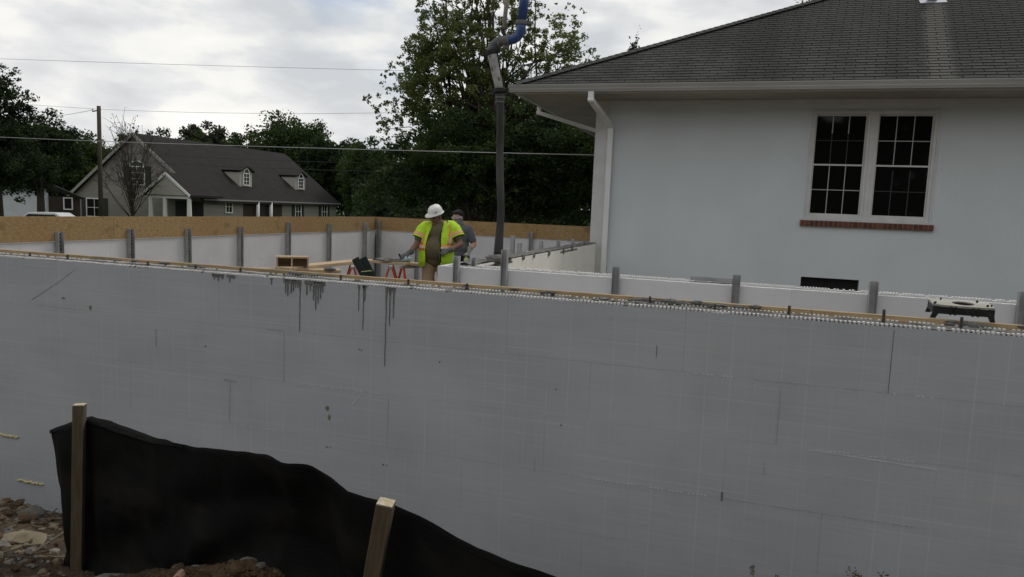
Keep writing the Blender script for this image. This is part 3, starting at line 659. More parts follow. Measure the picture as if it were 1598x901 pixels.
for i_, (x_, z_, y_) in enumerate([(-2.81, 2.30, -.05), (-2.78, 2.18, -.045), (-2.74, 2.05, -.04), (-2.72, 2.46, -.05), (-2.52, 2.52, -.045)]): lump('concrete_crust', 'concrete_wet', hs, (x_ + 2.70 + .01 * (i_ % 3 - 1), y_, z_ - .02), (.03 + .02 * (i_ % 3), .012, .05 + .06 * (i_ % 2)), i_ + .3, 3)
MB().tube([hp(-2.76, 2.36), hp(-2.735, 2.25), hp(-2.70, 2.10), hp(-2.66, 2.00), hp(-2.655, 1.93)], .007, 6).build('safety_chain', 'clamp', hs)
lump('concrete_pile', 'concrete_wet', hs, (0.05, -.02, 0.01), (.34, .24, .10), 3.3, 3)

# ------------------------------------------------------------ white house
hx0, hy0, SZ = -2.7736, 9.011, 2.705          # front left corner, soffit height
house = thing('white_house', 'white stucco house with grey hipped shingle roof and twin sash window at right', 'house', (hx0, hy0, GZ))
def H(p): return (p[0] - hx0, p[1] - hy0, p[2] - GZ)
def hbox(name, m, lo, hi, bevel=0): return box_part(name, m, house, H(lo), H(hi), bevel)
wx0, wx1, wz0, wz1 = 1.045, 2.985, 0.645, 2.50    # window opening
vx0, vx1, vz0, vz1 = 1.065, 2.015, -0.62, -0.395    # foundation vent
X1 = 9.0
b = MB()
for lo, hi in [((hx0, hy0, GZ), (vx0, hy0 + .25, wz0)), ((vx1, hy0, GZ), (X1, hy0 + .25, wz0)), ((vx0, hy0, vz1), (vx1, hy0 + .25, wz0)), ((vx0, hy0, GZ), (vx1, hy0 + .25, vz0)),
               ((hx0, hy0, wz0), (wx0, hy0 + .25, SZ)), ((wx1, hy0, wz0), (X1, hy0 + .25, SZ)), ((wx0, hy0, wz1), (wx1, hy0 + .25, SZ))]:
    b.b2(H(lo), H(hi))
b.b2(H((hx0, hy0 + .25, GZ)), H((hx0 + .25, 20.9, SZ))); b.b2(H((X1 - .25, hy0 + .25, GZ)), H((X1, 20.9, SZ))); b.b2(H((hx0 + .25, 20.65, GZ)), H((X1 - .25, 20.9, SZ)))
b.build('wall', 'stucco', house)
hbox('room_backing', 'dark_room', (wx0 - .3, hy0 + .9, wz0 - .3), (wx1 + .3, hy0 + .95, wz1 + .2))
hbox('corner_strip', 'trim', (hx0 - .012, hy0 - .018, GZ), (hx0 + .235, hy0 - .001, SZ - .002))  # proud strip in trim colour along the front left corner
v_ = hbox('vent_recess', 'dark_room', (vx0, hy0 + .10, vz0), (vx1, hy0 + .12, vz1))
# window
def window_unit(x0, x1, upper_dim, lower_dim):
    fr = MB(); y0, y1 = hy0 - .012, hy0 + .09; fwd = 0.05
    fr.b2(H((x0, y0, wz0)), H((x0 + fwd, y1, wz1))); fr.b2(H((x1 - fwd, y0, wz0)), H((x1, y1, wz1)))
    fr.b2(H((x0 + fwd, y0, wz0)), H((x1 - fwd, y1, wz0 + .06))); fr.b2(H((x0 + fwd, y0, wz1 - .05)), H((x1 - fwd, y1, wz1)))
    f = fr.build('window', 'trim', house, bevel=0.002)
    a0, a1 = x0 + fwd, x1 - fwd; zb, zt = wz0 + .06, wz1 - .05; zm = (zb + zt) / 2
    def sub(name, m, boxes):
        q = MB()
        for lo, hi in boxes: q.b2(H(lo), H(hi))
        o = q.build(name, m, f); return o
    for nm, z0, z1, y, in (('upper', zm - .02, zt, hy0 + .045), ('lower', zb, zm + .02, hy0 + .018)):
        s = .024
        sub('sash', 'trim', [((a0, y, z0), (a0 + s, y + .03, z1)), ((a1 - s, y, z0), (a1, y + .03, z1)), ((a0 + s, y + .001, z0), (a1 - s, y + .03, z0 + .034)), ((a0 + s, y + .001, z1 - .028), (a1 - s, y + .03, z1))])
        sub('pane', 'glass_dark', [((a0 + s, y + .015, z0 + .034), (a1 - s, y + .019, z1 - .028))])
        white = nm not in (upper_dim, lower_dim)
        bx = []
        for i in (1, 2):
            xm = a0 + s + (a1 - a0 - 2 * s) * i / 3
            if not white and nm == 'upper': bx.append(((xm - .008, y + .009, (z0 + z1) / 2 + .12), (xm + .008, y + .0145, z1 - .028)))
            elif white: bx.append(((xm - .0065, y + .008, z0 + .034), (xm + .0065, y + .0145, z1 - .028)))
        if white: bx.append(((a0 + s, y + .0075, (z0 + z1) / 2 - .0065), (a1 - s, y + .0142, (z0 + z1) / 2 + .0065)))
        if bx: sub('muntin', 'muntin', bx)
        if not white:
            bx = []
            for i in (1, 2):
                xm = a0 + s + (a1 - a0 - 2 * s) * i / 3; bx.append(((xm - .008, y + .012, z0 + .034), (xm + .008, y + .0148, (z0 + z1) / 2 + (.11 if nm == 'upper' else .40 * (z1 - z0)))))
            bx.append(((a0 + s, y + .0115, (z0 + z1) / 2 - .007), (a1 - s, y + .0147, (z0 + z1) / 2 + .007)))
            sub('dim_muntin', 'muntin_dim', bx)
    sub('blind', 'blind', [((a0 + .03, hy0 + .080, zt - .20), (a1 - .03, hy0 + .085, zt))])
    return f
mid = (wx0 + wx1) / 2 - .01
window_unit(wx0, mid - .035, 'upper', None)
window_unit(mid + .035, wx1, None, 'lower')
hbox('mullion', 'trim', (mid - .034, hy0 - .018, wz0), (mid + .034, hy0 + .08, wz1))
cs = MB()
for lo, hi in [((wx0 - .02, hy0 - .024, wz0), (wx0 - .001, hy0 - .001, wz1 + .02)), ((wx1 + .001, hy0 - .024, wz0), (wx1 + .02, hy0 - .001, wz1 + .02)), ((wx0 - .001, hy0 - .022, wz1 + .001), (wx1 + .001, hy0 - .001, wz1 + .02))]: cs.b2(H(lo), H(hi))
cs.build('casing', 'trim', house)
hbox('window_sill', 'trim', (wx0 - .05, hy0 - .045, wz0 - .035), (wx1 + .06, hy0 - .001, wz0 - .001), .003)
sill = hbox('brick_sill', 'mortar', (wx0 - .075, hy0 - .045, wz0 - .135), (wx1 + .085, hy0 - .001, wz0 - .037))
nb = 27; bw = (wx1 - wx0 + .16) / nb
bme = MB().box((0, 0, 0), (bw - .018, .055, .092)).mesh('brick', 'brick', bevel=.003)
for i in range(nb):
    o = bpy.data.objects.new('brick', bme); link(o, sill)
    o.location = (-(wx1 - wx0 + .16) / 2 + bw * (i + .5), -.012 + random.uniform(-.002, .002), 0.0); o.rotation_euler = (random.uniform(-.01, .01), 0, 0)
# eaves
ex0, ey0 = -4.10, 8.06
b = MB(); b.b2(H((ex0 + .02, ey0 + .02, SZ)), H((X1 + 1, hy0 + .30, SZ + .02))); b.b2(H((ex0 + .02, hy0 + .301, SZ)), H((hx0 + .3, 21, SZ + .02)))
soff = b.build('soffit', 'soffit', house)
for i in range(64):
    x = ex0 + .25 + i * .2032
    MB().b2(H((x, ey0 + .03, SZ - .004)), H((x + .006, hy0 - .02, SZ - .0005))).build('soffit_groove', 'roof_under', soff) if x < 9 and i % 1 == 0 and False else None
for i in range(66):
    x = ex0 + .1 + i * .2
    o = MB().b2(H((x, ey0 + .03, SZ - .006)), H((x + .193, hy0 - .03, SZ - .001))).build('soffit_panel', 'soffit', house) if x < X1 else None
hbox('fascia', 'trim', (ex0, ey0, SZ - .02), (X1 + 1, ey0 + .02, SZ + .15)); hbox('fascia', 'trim', (ex0, ey0 + .021, SZ - .02), (ex0 + .02, 21, SZ + .15))
hbox('frieze_board', 'trim', (hx0, hy0 - .022, SZ - .09), (X1, hy0 - .001, SZ - .008))
# K-style gutter along the front and the left side
prof = [(0, 0), (-.085, 0), (-.092, .018), (-.105, .045), (-.105, .058), (-.122, .098), (-.128, .112), (-.128, .128), (-.112, .128), (-.112, .118), (-.006, .118), (-.006, .128), (0, .128)]
def gutter(p, dirv, out, L):
    V = []; n = len(prof)
    for s in (0, L):
        for a, z in prof: V.append(Vector(p) + Vector(dirv) * s + Vector(out) * (-a) + Vector((0, 0, z)))
    F = [(i, (i + 1) % n, (i + 1) % n + n, i + n) for i in range(n)] + [tuple(range(n)), tuple(range(2 * n - 1, n - 1, -1))]
    MB().add([H(v) for v in V], F).build('gutter', 'gutter', house)
gutter((ex0 - .12, ey0 - .001, SZ + .0), (1, 0, 0), (0, -1, 0), X1 + 1.1 - ex0)
gutter((ex0 - .001, ey0 + .002, SZ + .0), (0, 1, 0), (-1, 0, 0), 13)
def spout(pts, name='downspout'):
    m = MB()
    for i, (p_, q_) in enumerate(zip(pts[:-1], pts[1:])): m.bar(H(p_), H(q_), .098 - .002 * (i % 2), .072 + .002 * (i % 2))
    for p_ in pts[1:-1]: m.tube([H((p_[0] - .052, p_[1], p_[2])), H((p_[0] + .052, p_[1], p_[2]))], .043, 12)
    m.build(name, 'downspout', house, bevel=.0)
spout([(hx0 + .08, ey0 - .06, SZ + .0), (hx0 + .08, ey0 - .05, SZ - .14), (hx0 + .29, hy0 - .06, SZ - .50), (hx0 + .29, hy0 - .06, GZ + .3)])
spout([(-4.16, 9.85, SZ), (-4.15, 9.85, SZ - .12), (hx0 - .05, 9.95, SZ - .50), (hx0 - .05, 9.95, GZ + .3)])
for z in (1.2, -.4): hbox('downspout_strap', 'downspout', (hx0 + .235, hy0 - .098, z), (hx0 + .345, hy0 - .004, z + .03))
# roof: hip with a front slope laid shingle by shingle
SL = 0.60; HA = 1.4; cs_, sn_ = 1 / math.hypot(1, SL), SL / math.hypot(1, SL); rz0 = SZ + .145
ry0, rx0 = ey0 - .035, ex0 - .035
depth = 6.4; ridge_y = ry0 + depth; ridge_z = rz0 + SL * depth
deck = MB().add([H(v) for v in [(rx0, ry0, rz0 - .004), (X1 + 1, ry0, rz0 - .004), (X1 + 1, ridge_y, ridge_z - .004), (rx0 + HA * depth, ridge_y, ridge_z - .004), (rx0, ry0 + 2 * depth, rz0 - .004), (X1 + 1, ry0 + 2 * depth, rz0 - .004), (rx0, ry0, rz0 - .03), (X1 + 1, ry0, rz0 - .03), (rx0, ry0 + 2 * depth, rz0 - .03), (X1 + 1, ry0 + 2 * depth, rz0 - .03)]],
                [(0, 1, 2, 3), (0, 3, 4), (4, 3, 2, 5), (1, 5, 2), (0, 6, 7, 1), (0, 4, 8, 6), (4, 5, 9, 8), (6, 8, 9, 7)]).build('roof', 'roof_under', house)
TW, EX = 0.305, 0.127
tabm = MB().add([(-.1465, -.003, .012), (.1465, -.003, .012), (.1465, .150, -.001), (-.1465, .150, -.001), (-.1465, -.003, .000), (.1465, -.003, .000), (.1465, .150, -.004), (-.1465, .150, -.004)], [(0, 1, 2, 3), (4, 7, 6, 5), (0, 4, 5, 1), (1, 5, 6, 2), (2, 6, 7, 3), (3, 7, 4, 0)]).mesh('shingle', 'shingle')
tabm.materials.append(M['shingle_edge_shade'])
for f_ in tabm.polygons:
    if abs(f_.normal.z) < .5: f_.material_index = 1      # cut asphalt edges, darkened as the shadow line below each tab
rows = []
for i in range(int(depth / cs_ / EX)):
    y = ry0 + i * EX * cs_; z = rz0 + i * EX * sn_
    xl = rx0 + HA * (y - ry0) + .03
    shift = (i % 2) * TW / 2 + .015 * i + .008 * math.sin(i * 1.7)      # the courses creep sideways as they climb
    a = math.floor((xl - shift) / TW) * TW + shift
    while a < 9.0:
        lo, hi = max(a, xl), a + TW
        if hi - lo > .05: rows.append(((lo + hi) / 2, y, z, (hi - lo) / TW))
        a += TW
# those that show largest in the photograph are parts of their own
view = [r for r in rows if r[0] < 4.3]
view.sort(key=lambda r: (r[0] - EYE.x) ** 2 + (r[1] - EYE.y) ** 2)
near_set = set(view[:298])
slope_rot = Euler((math.atan(SL), 0, 0))
sm = slope_rot.to_matrix(); rest = MB()
for r in rows:
    x, y, z, s = r
    jit = random.uniform(-.004, .004)
    if r in near_set:
        o = bpy.data.objects.new('shingle', tabm); link(o, deck)
        o.location = H((x, y + jit, z + .001 + jit * SL)); o.rotation_euler = slope_rot; o.scale = (s, 1, 1)
    else:
        off = Vector(H((x, y + jit, z + .001 + jit * SL)))
        rest.add([sm @ Vector((v.co.x * s, v.co.y, v.co.z)) + off for v in tabm.vertices], [tuple(f.vertices) for f in tabm.polygons])
ro = rest.build('shingle', 'shingle', deck, kind='stuff'); ro.data.materials.append(M['shingle_edge_shade'])
for f_ in ro.data.polygons:
    if abs(f_.normal.z) < .45: f_.material_index = 1
# hip cap pieces
hd = Vector((HA, 1, SL)).normalized(); n_cap = int(depth * math.hypot(math.hypot(HA, 1), SL) / .14)
cap = MB()
cap.add([(-.15, 0, -.050), (0, 0, .012), (.15, 0, -.050), (-.14, .20, -.058), (0, .20, .002), (.14, .20, -.058), (-.15, 0, -.060), (0, 0, .003), (.15, 0, -.060)], [(0, 1, 4, 3), (1, 2, 5, 4), (0, 6, 7, 1), (1, 7, 8, 2)])
capm = cap.mesh('hip_shingle', 'shingle')
cz = Vector((0, 0, 1)); cx = hd.cross(cz).normalized(); cz2 = cx.cross(hd)
capmat = Matrix((cx, hd, cz2)).transposed()
for i in range(n_cap):
    o = bpy.data.objects.new('hip_shingle', capm); link(o, deck)
    o.location = Vector(H((rx0, ry0, rz0 + .03))) + hd * (i * .14); o.rotation_euler = capmat.to_euler()
# vent pipe through the roof with its lead flashing
vy = 11.30; vz = rz0 + SL * (vy - ry0)
vp = MB().tube([H((3.20, vy + .18, vz + .0)), H((3.20, vy + .18, vz + .50))], .085, 16).build('vent_pipe', 'lead', house, smooth=True)
MB().box((0, 0, 0), (.46, .40, .012)).build('flashing', 'lead', vp, loc=H((3.20, vy + .20, vz + .03 + .18 * SL)), rot=slope_rot)

# ------------------------------------------------------------ survey helper: metres right of and ahead of the camera's standpoint
def spot(right, ahead, z=GZ):
    return Vector((EYE.x + math.cos(YAW) * right - math.sin(YAW) * ahead, EYE.y + math.sin(YAW) * right + math.cos(YAW) * ahead, z))

# ------------------------------------------------------------ distant house (ridge runs away along +y)
dh = thing('distant_house', 'tan gabled house with dark roof, two arched dormers and columned porch beyond the road', 'house', (-48.57, 43.83, GZ))
EZ, AZ, HW, LEN = 2.85, 7.85, 6.7, 20.3
MB().prism([(-HW, 0), (HW, 0), (HW, EZ), (0, AZ - .15), (-HW, EZ)], 0, LEN).build('wall', 'siding', dh)
MB().prism([(-HW + 1.4, EZ + 1.05), (HW - 1.4, EZ + 1.05), (0, AZ - .18)], -.06, -.001).build('gable_stone', 'stone_gable', dh)
rf = MB(); sl = (AZ - EZ) / HW
for s in (-1, 1):
    e = s * (HW + .45)
    rf.prism([(0, AZ), (e, AZ - sl * abs(e)), (e, AZ - sl * abs(e) - .16), (0, AZ - .2)] if s > 0 else [(0, AZ), (0, AZ - .2), (e, AZ - sl * abs(e) - .16), (e, AZ - sl * abs(e))], -.35, LEN + .35)
drf = rf.build('roof', 'far_roof', dh)
rk = MB()
for s in (-1, 1):
    L_ = HW + .45 if s < 0 else 4.9
    rk.bar((0, -.38, AZ - .10), (s * L_, -.38, AZ - .10 - sl * L_), .05, .24, R(90) if False else 0)
rk.build('rake_trim', 'far_trim', drf)
def far_window(parent_loc, w_, h_, face, shut=0.35, arch=False, grid=(2, 3), rise=1.0):
    """a framed window; face 'y' looks along -y, face 'x' along +x"""
    rz = 0 if face == 'y' else R(90)
    f = MB(); t_ = .09
    f.box((-w_ / 2, 0, h_ / 2), (t_, .08, h_ + t_)); f.box((w_ / 2, 0, h_ / 2), (t_, .08, h_ + t_)); f.box((0, 0, 0), (w_ - t_, .10, t_)); f.box((0, -.005, h_), (w_ - t_, .08, t_))
    for i in range(1, grid[0]): f.box((-w_ / 2 + w_ * i / grid[0], 0, h_ / 2), (.04, .05, h_ - t_))
    for i in range(1, grid[1]): f.box((0, -.004, h_ * i / grid[1]), (w_ - t_, .05, .04))
    if arch:
        pts = [(w_ / 2 * math.cos(a), h_ + .06 + w_ / 2 * rise * math.sin(a)) for a in np.linspace(0, math.pi, 13)]
        pin = [((w_ / 2 - .1) * math.cos(a), h_ + .06 + (w_ / 2 * rise - .1) * math.sin(a)) for a in np.linspace(math.pi, 0, 13)]
        for i in range(12): f.prism([pts[i], pts[i + 1], pin[11 - i], pin[12 - i]], -.05, .04)
    o = f.build('window', 'far_white', dh, loc=parent_loc, rot=(0, 0, rz))
    g_ = MB().box((0, .02, h_ / 2), (w_ - t_, .02, h_ - t_))
    if arch: g_.prism([(x * .85, z) for x, z in pts], .012, .03)
    g_.build('pane', 'glass_dark', o)
    if shut:
        for s in (-1, 1): MB().box((s * (w_ / 2 + shut / 2 + .06), .01, h_ / 2), (shut, .06, h_ + .1)).build('shutter', 'shutter', o)
far_window((0.15, -.09, 3.60), 1.6, 1.5, 'y', .55, True, (2, 3), .55); far_window((-4.55, -.05, .75), 1.7, 1.55, 'y', .5, grid=(2, 2))
far_window((HW + .05, 3.1, 1.55), .8, 1.0, 'x', 0, grid=(2, 2))
far_window((HW + .05, 13.2, 1.0), .95, 1.45, 'x', .45, grid=(2, 2)); far_window((HW + .05, 17.9, 1.0), .95, 1.45, 'x', .45, grid=(2, 2))
box_part('eave_board', 'far_trim', dh, (HW + .02, -.3, EZ - .32), (HW + .40, LEN + .3, EZ - .20))
box_part('porch_shade', 'brown_wall', dh, (HW - .01, 5.0, 0.3), (HW + .03, 10.6, EZ - .33)); box_part('front_door', 'shutter', dh, (HW + .03, 7.2, .3), (HW + .06, 8.3, 2.35))  # porch recess drawn as a flat panel, its shade put into dark colour
for y in (6.6, 8.5): MB().tube([(HW + .32, y, 0), (HW + .32, y, EZ - .34)], [.17, .15], 12).build('column', 'far_white', dh, smooth=True)
# gabled entry porch at the near corner
pz = 2.9; pa = 4.62
pr = MB(); pcx = 5.1; ph = 2.35
for s in (-1, 1):
    pr.prism([(pcx, pa), (pcx + s * ph, pz), (pcx + s * ph, pz - .16), (pcx, pa - .18)] if s > 0 else [(pcx, pa), (pcx, pa - .18), (pcx + s * ph, pz - .16), (pcx + s * ph, pz)], -2.25, 1.5)
pr.build('porch_roof', 'far_roof', dh)
MB().prism([(pcx - 1.95, pz - .05), (pcx + 1.95, pz - .05), (pcx, pa - .25)], -2.22, -2.12).build('porch_gable', 'far_dormer', dh)
rk = MB()
for s in (-1, 1): rk.bar((pcx, -2.28, pa - .09), (pcx + s * ph, -2.28, pz - .09), .05, .20)
rk.box((pcx, -1.98, pz - .20), (4.2, .16, .22)); rk.build('porch_trim', 'far_white', dh)
for x in (3.35, 4.75, 7.10): 
    c = MB().tube([(x, -1.95, .25), (x, -1.95, pz - .31)], [.20, .16], 12); c.box((x, -1.95, .12), (.5, .5, .24)); c.box((x, -1.95, 1.05), (.42, .42, .06)); c.build('column', 'far_white', dh)
box_part('porch_door', 'shutter', dh, (4.0, -.05, .3), (6.8, -.01, 2.4))
# dormers on the long slope
def dormer(y):
    b_ = HW * (AZ - 3.85) / (AZ - EZ); z0 = 3.87; z1 = 5.32; wd = 1.7
    d = MB(); bb = (AZ - z1) / sl
    d.add([(b_, y - wd / 2, z0), (b_, y + wd / 2, z0), (b_, y + wd / 2, z1), (b_, y - wd / 2, z1), (bb - .3, y - wd / 2, z1), (bb - .3, y + wd / 2, z1), (b_, y, z1 + .28), (bb - .9, y, z1 + .28)],
          [(0, 1, 2, 6, 3), (0, 3, 4), (1, 5, 2), (3, 6, 7, 4), (2, 5, 7, 6)])
    o = d.build('dormer', 'far_dormer', dh)
    r_ = MB()
    for s in (-1, 1):
        r_.add([(b_ + .25, y, z1 + .40), (b_ + .25, y + s * (wd / 2 + .10), z1 - .02), (bb - .3, y + s * (wd / 2 + .10), z1 - .02), (bb - .95, y, z1 + .40),
                (b_ + .25, y, z1 + .31), (b_ + .25, y + s * (wd / 2 + .10), z1 - .16), (bb - .3, y + s * (wd / 2 + .10), z1 - .16), (bb - .95, y, z1 + .31)], [(0, 1, 2, 3), (4, 7, 6, 5), (0, 4, 5, 1), (1, 5, 6, 2)])
    r_.build('dormer_roof', 'far_roof', o)
    MB().b2((bb - .3, y - wd / 2 - .10, z1 - .16), (b_ + .1, y - wd / 2 - .01, z1 - .02)).build('dormer_fascia', 'far_white', o)
    far_window((b_ + .06, y, z0 + .14), .84, 1.05, 'x', 0, True, (2, 3))
dormer(7.1); dormer(15.6)

# neighbouring house at the far left
nh = thing('neighbour_house', 'white and dark brown house half hidden by dark trees at far left', 'house', spot(-33.5, 52), YAW + R(31))
MB().b2((-9, 0, 0), (0, 7, 2.95)).build('wall', 'white_wall', nh); MB().b2((.005, -.2, 0), (1.95, 7, 2.45)).build('brown_wall', 'brown_wall', nh)
MB().prism([(-9.3, 2.96), (0, 2.96), (2.15, 2.25), (2.15, 2.40), (.3, 3.25), (-4.6, 3.9)], -.35, 7.3).build('roof', 'far_roof', nh)
wn_ = MB(); wn_.b2((.90, -.26, 1.5), (.98, -.2, 2.4)); wn_.b2((1.42, -.26, 1.5), (1.50, -.2, 2.4)); wn_.b2((.98, -.26, 1.5), (1.42, -.2, 1.58)); wn_.b2((.98, -.26, 2.32), (1.42, -.2, 2.4)); wf = wn_.build('window', 'far_white', nh)
MB().b2((.98, -.235, 1.58), (1.42, -.215, 2.32)).build('pane', 'glass_dark', wf)

def car(loc, rz, label, h=1.45, L=4.5, van=False):
    c = thing('parked_car', label, 'car', loc, rz)
    if van: prof = [(-L / 2, .35), (L / 2, .35), (L / 2, .95), (L / 2 - .75, 1.15), (L / 2 - 1.45, h), (-L / 2 + .1, h), (-L / 2, h - .25)]
    else: prof = [(-L / 2, .3), (L / 2, .3), (L / 2, .72), (L / 2 - .9, .92), (L / 2 - 1.75, h), (-L / 2 + 1.2, h), (-L / 2 + .35, .95), (-L / 2, .9)]
    MB().prism(prof, -.85, .85).build('body', 'car_paint', c, bevel=.05)
    for s in (-1, 1):
        pts = [(L / 2 - 1.15, .98), (L / 2 - 1.72, h - .12), (-L / 2 + 1.25, h - .12), (-L / 2 + .7, .98)] if not van else [(L / 2 - .95, 1.2), (L / 2 - 1.5, h - .35), (L / 2 - 2.4, h - .35), (L / 2 - 2.4, 1.2)]
        MB().prism(pts, s * .852 - .006, s * .852 + .006).build('side_window', 'car_dark', c)
        for x in (-L / 2 + .85, L / 2 - .9):
            wv = MB().tube([(x, s * .72, .33), (x, s * .87, .33)], .33, 18).build('wheel', 'car_dark', c)
            MB().tube([(x, s * .87, .33), (x, s * .88, .33)], .19, 14).build('rim', 'steel', wv)
    MB().bar((L / 2 - 1.70 if not van else L / 2 - 1.42, 0, h - .06), (L / 2 - .98 if not van else L / 2 - .80, 0, .98 if not van else 1.2), 1.5, .02, 0).build('windscreen', 'car_dark', c)
    MB().b2((L / 2 - .02, -.75, .62), (L / 2 + .01, -.45, .76)).build('headlight', 'far_white', c); MB().b2((L / 2 - .02, .45, .62), (L / 2 + .01, .75, .76)).build('headlight', 'far_white', c)
    return c
car(spot(-29.2, 45), YAW + R(184), 'white car parked below the neighbouring house, only its roof showing over the board', 1.5)
car(spot(5.5, 41), YAW + R(183), 'white van glimpsed under the dark trees just left of the white house', 2.55, 4.8, True)

# ------------------------------------------------------------ utility pole and wires
pb = spot(-27.45, 48)
up_ = thing('utility_pole', 'wooden utility pole standing left of the distant house', 'utility pole', pb)
MB().tube([(0, 0, 0), (.02, 0, 8.45)], [.15, .12], 12).build('pole', 'pole_wood', up_, smooth=True)
MB().bar((-.5, 0, 8.1), (.1, 0, 8.2), .06, .06).build('bracket', 'pole_wood', up_); MB().tube([(-.5, 0, 8.12), (-.5, 0, 8.28)], .05, 8).build('insulator', 'far_white', up_)
def wire(a, b, sag, r, label, m='wire'):
    a, b = Vector(a), Vector(b)
    pts = [a.lerp(b, i / 24) - Vector((0, 0, sag * 4 * (i / 24) * (1 - i / 24))) for i in range(25)]
    o = MB().tube(pts, r, 5).build('overhead_wire', m); tag(o, label, 'wire')
wire(spot(-70, 34, 6.9), spot(16, 34, 7.15), .55, .007, 'topmost overhead wire crossing the clouds high above the distant house')
wire(pb + Vector((0, 0, 8.25)), spot(4, 40, 6.3), .35, .009, 'overhead wire running right from the top of the utility pole')
wire(pb + Vector((0, 0, 8.25)), spot(-62, 52, 8.4), .35, .009, 'overhead wire running left from the top of the utility pole')
wire(pb + Vector((-.5, 0, 8.2)), spot(-50, 70, 7.2), .3, .013, 'thin guy wire slanting down left behind the utility pole')
wire(spot(-26.3, 29, 2.66), (-2.79, 9.6, 1.73), .09, .0085, 'pale service wire slung low across the whole view to the white house', 'wire_white')
wire(pb + Vector((0, 0, 5.55)), spot(0, 44, 3.25), .25, .014, 'upper dark cable crossing the roof of the distant house')
wire(pb + Vector((0, 0, 5.05)), spot(0, 44, 2.75), .25, .014, 'lower dark cable crossing the dormers of the distant house')

# ------------------------------------------------------------ trees
def leaf_mesh(name, pts, size, m, rng, parent=None, flat=0.0, loc=(0, 0, 0), kind=None):
    n = len(pts)
    nrm = rng.normal(size=(n, 3)); nrm[:, 2] += flat; nrm /= np.linalg.norm(nrm, axis=1)[:, None]
    a = rng.normal(size=(n, 3)); a -= nrm * (a * nrm).sum(1)[:, None]; a /= np.linalg.norm(a, axis=1)[:, None]
    b = np.cross(nrm, a)
    s = (size * rng.uniform(.6, 1.35, n))[:, None]
    V = np.empty((n, 4, 3)); V[:, 0] = pts - a * s * .6; V[:, 1] = pts - b * s * .36 + nrm * s * .06; V[:, 2] = pts + a * s * .6; V[:, 3] = pts + b * s * .36 - nrm * s * .05
    me = bpy.data.meshes.new(name)
    me.vertices.add(4 * n); me.vertices.foreach_set('co', V.astype(np.float32).ravel())
    me.loops.add(4 * n); me.loops.foreach_set('vertex_index', np.arange(4 * n, dtype=np.int32))
    me.polygons.add(n); me.polygons.foreach_set('loop_start', np.arange(0, 4 * n, 4, dtype=np.int32))
    me.update(calc_edges=True); me.materials.append(M[m])
    o = bpy.data.objects.new(name, me); o.location = loc; link(o, parent)
    if kind: o['kind'] = kind
    return o
def tree(name, label, base, crowns, trunk_h, trunk_r, nclus, nleaf, leaf, m, seed, group=None, crad=.15, limbs=26, stems=1, cat='tree', spread=0.55):
    """crowns: ellipsoids (right, ahead, height, rx, ry, rz) in metres about the trunk foot"""
    rng = np.random.default_rng(seed)
    t = thing(name, label, cat, base, YAW, group)
    vol = np.array([c[3] * c[4] * c[5] for c in crowns]) ** .75; vol = vol / vol.sum()
    cl = []; cr_ = []
    for c, f in zip(crowns, vol):
        k = max(3, int(nclus * f))
        d = rng.normal(size=(k, 3)); d /= np.linalg.norm(d, axis=1)[:, None]
        rr = rng.uniform(.12, 1, k) ** spread
        cl.append(np.array(c[:3]) + d * rr[:, None] * np.array(c[3:]) * rng.uniform(.85, 1.08, (k, 1)))
        cr_.append(np.full(k, crad * (c[3] + c[5]) / 2) * rng.uniform(.6, 1.5, k))
    cl = np.concatenate(cl); cr_ = np.concatenate(cr_)
    w_ = cr_ ** 2; idx = rng.choice(len(cl), nleaf, p=w_ / w_.sum())
    q_ = rng.normal(size=(nleaf, 3)); q_ /= np.linalg.norm(q_, axis=1)[:, None]
    pts = cl[idx] + q_ * (rng.uniform(0, 1, nleaf) ** .5 * 1.25)[:, None] * cr_[idx][:, None] * np.array([1, 1, .75])
    pts = pts[pts[:, 2] > 0.1]
    leaf_mesh('crown', pts, leaf, m, rng, t, .35)
    tb = MB()
    for s in range(stems):
        a = 2 * math.pi * s / stems; o_ = .12 * trunk_h * (stems > 1)
        top = Vector((o_ * 2.2 * math.cos(a), o_ * 2.2 * math.sin(a), trunk_h))
        p0 = Vector((o_ * .25 * math.cos(a), o_ * .25 * math.sin(a), -.1)); mid_ = p0.lerp(top, .5) + Vector(rng.normal(size=3)) * trunk_r * .5
        tb.tube([p0, mid_, top], [trunk_r, trunk_r * .75, trunk_r * .35], 8)
        order = rng.permutation(len(cl))[:limbs // stems]
        for i in order:
            e = Vector(cl[i]); f = rng.uniform(.35, .95)
            s0 = p0.lerp(mid_, f * 2) if f < .5 else mid_.lerp(top, f * 2 - 1)
            if e.z < s0.z - 1: s0.z = max(.3 * trunk_h, e.z - .5)
            mm = s0.lerp(e, .5) + Vector((0, 0, .12 * (e - s0).length)); q_ = mm.lerp(e, .55) + Vector(rng.normal(size=3)) * .06 * (e - s0).length
            tb.tube([s0, mm, q_, e], [trunk_r * .38, trunk_r * .24, trunk_r * .13, trunk_r * .04], 5)
    tb.build('trunk', 'bark', t, smooth=True)
    return t
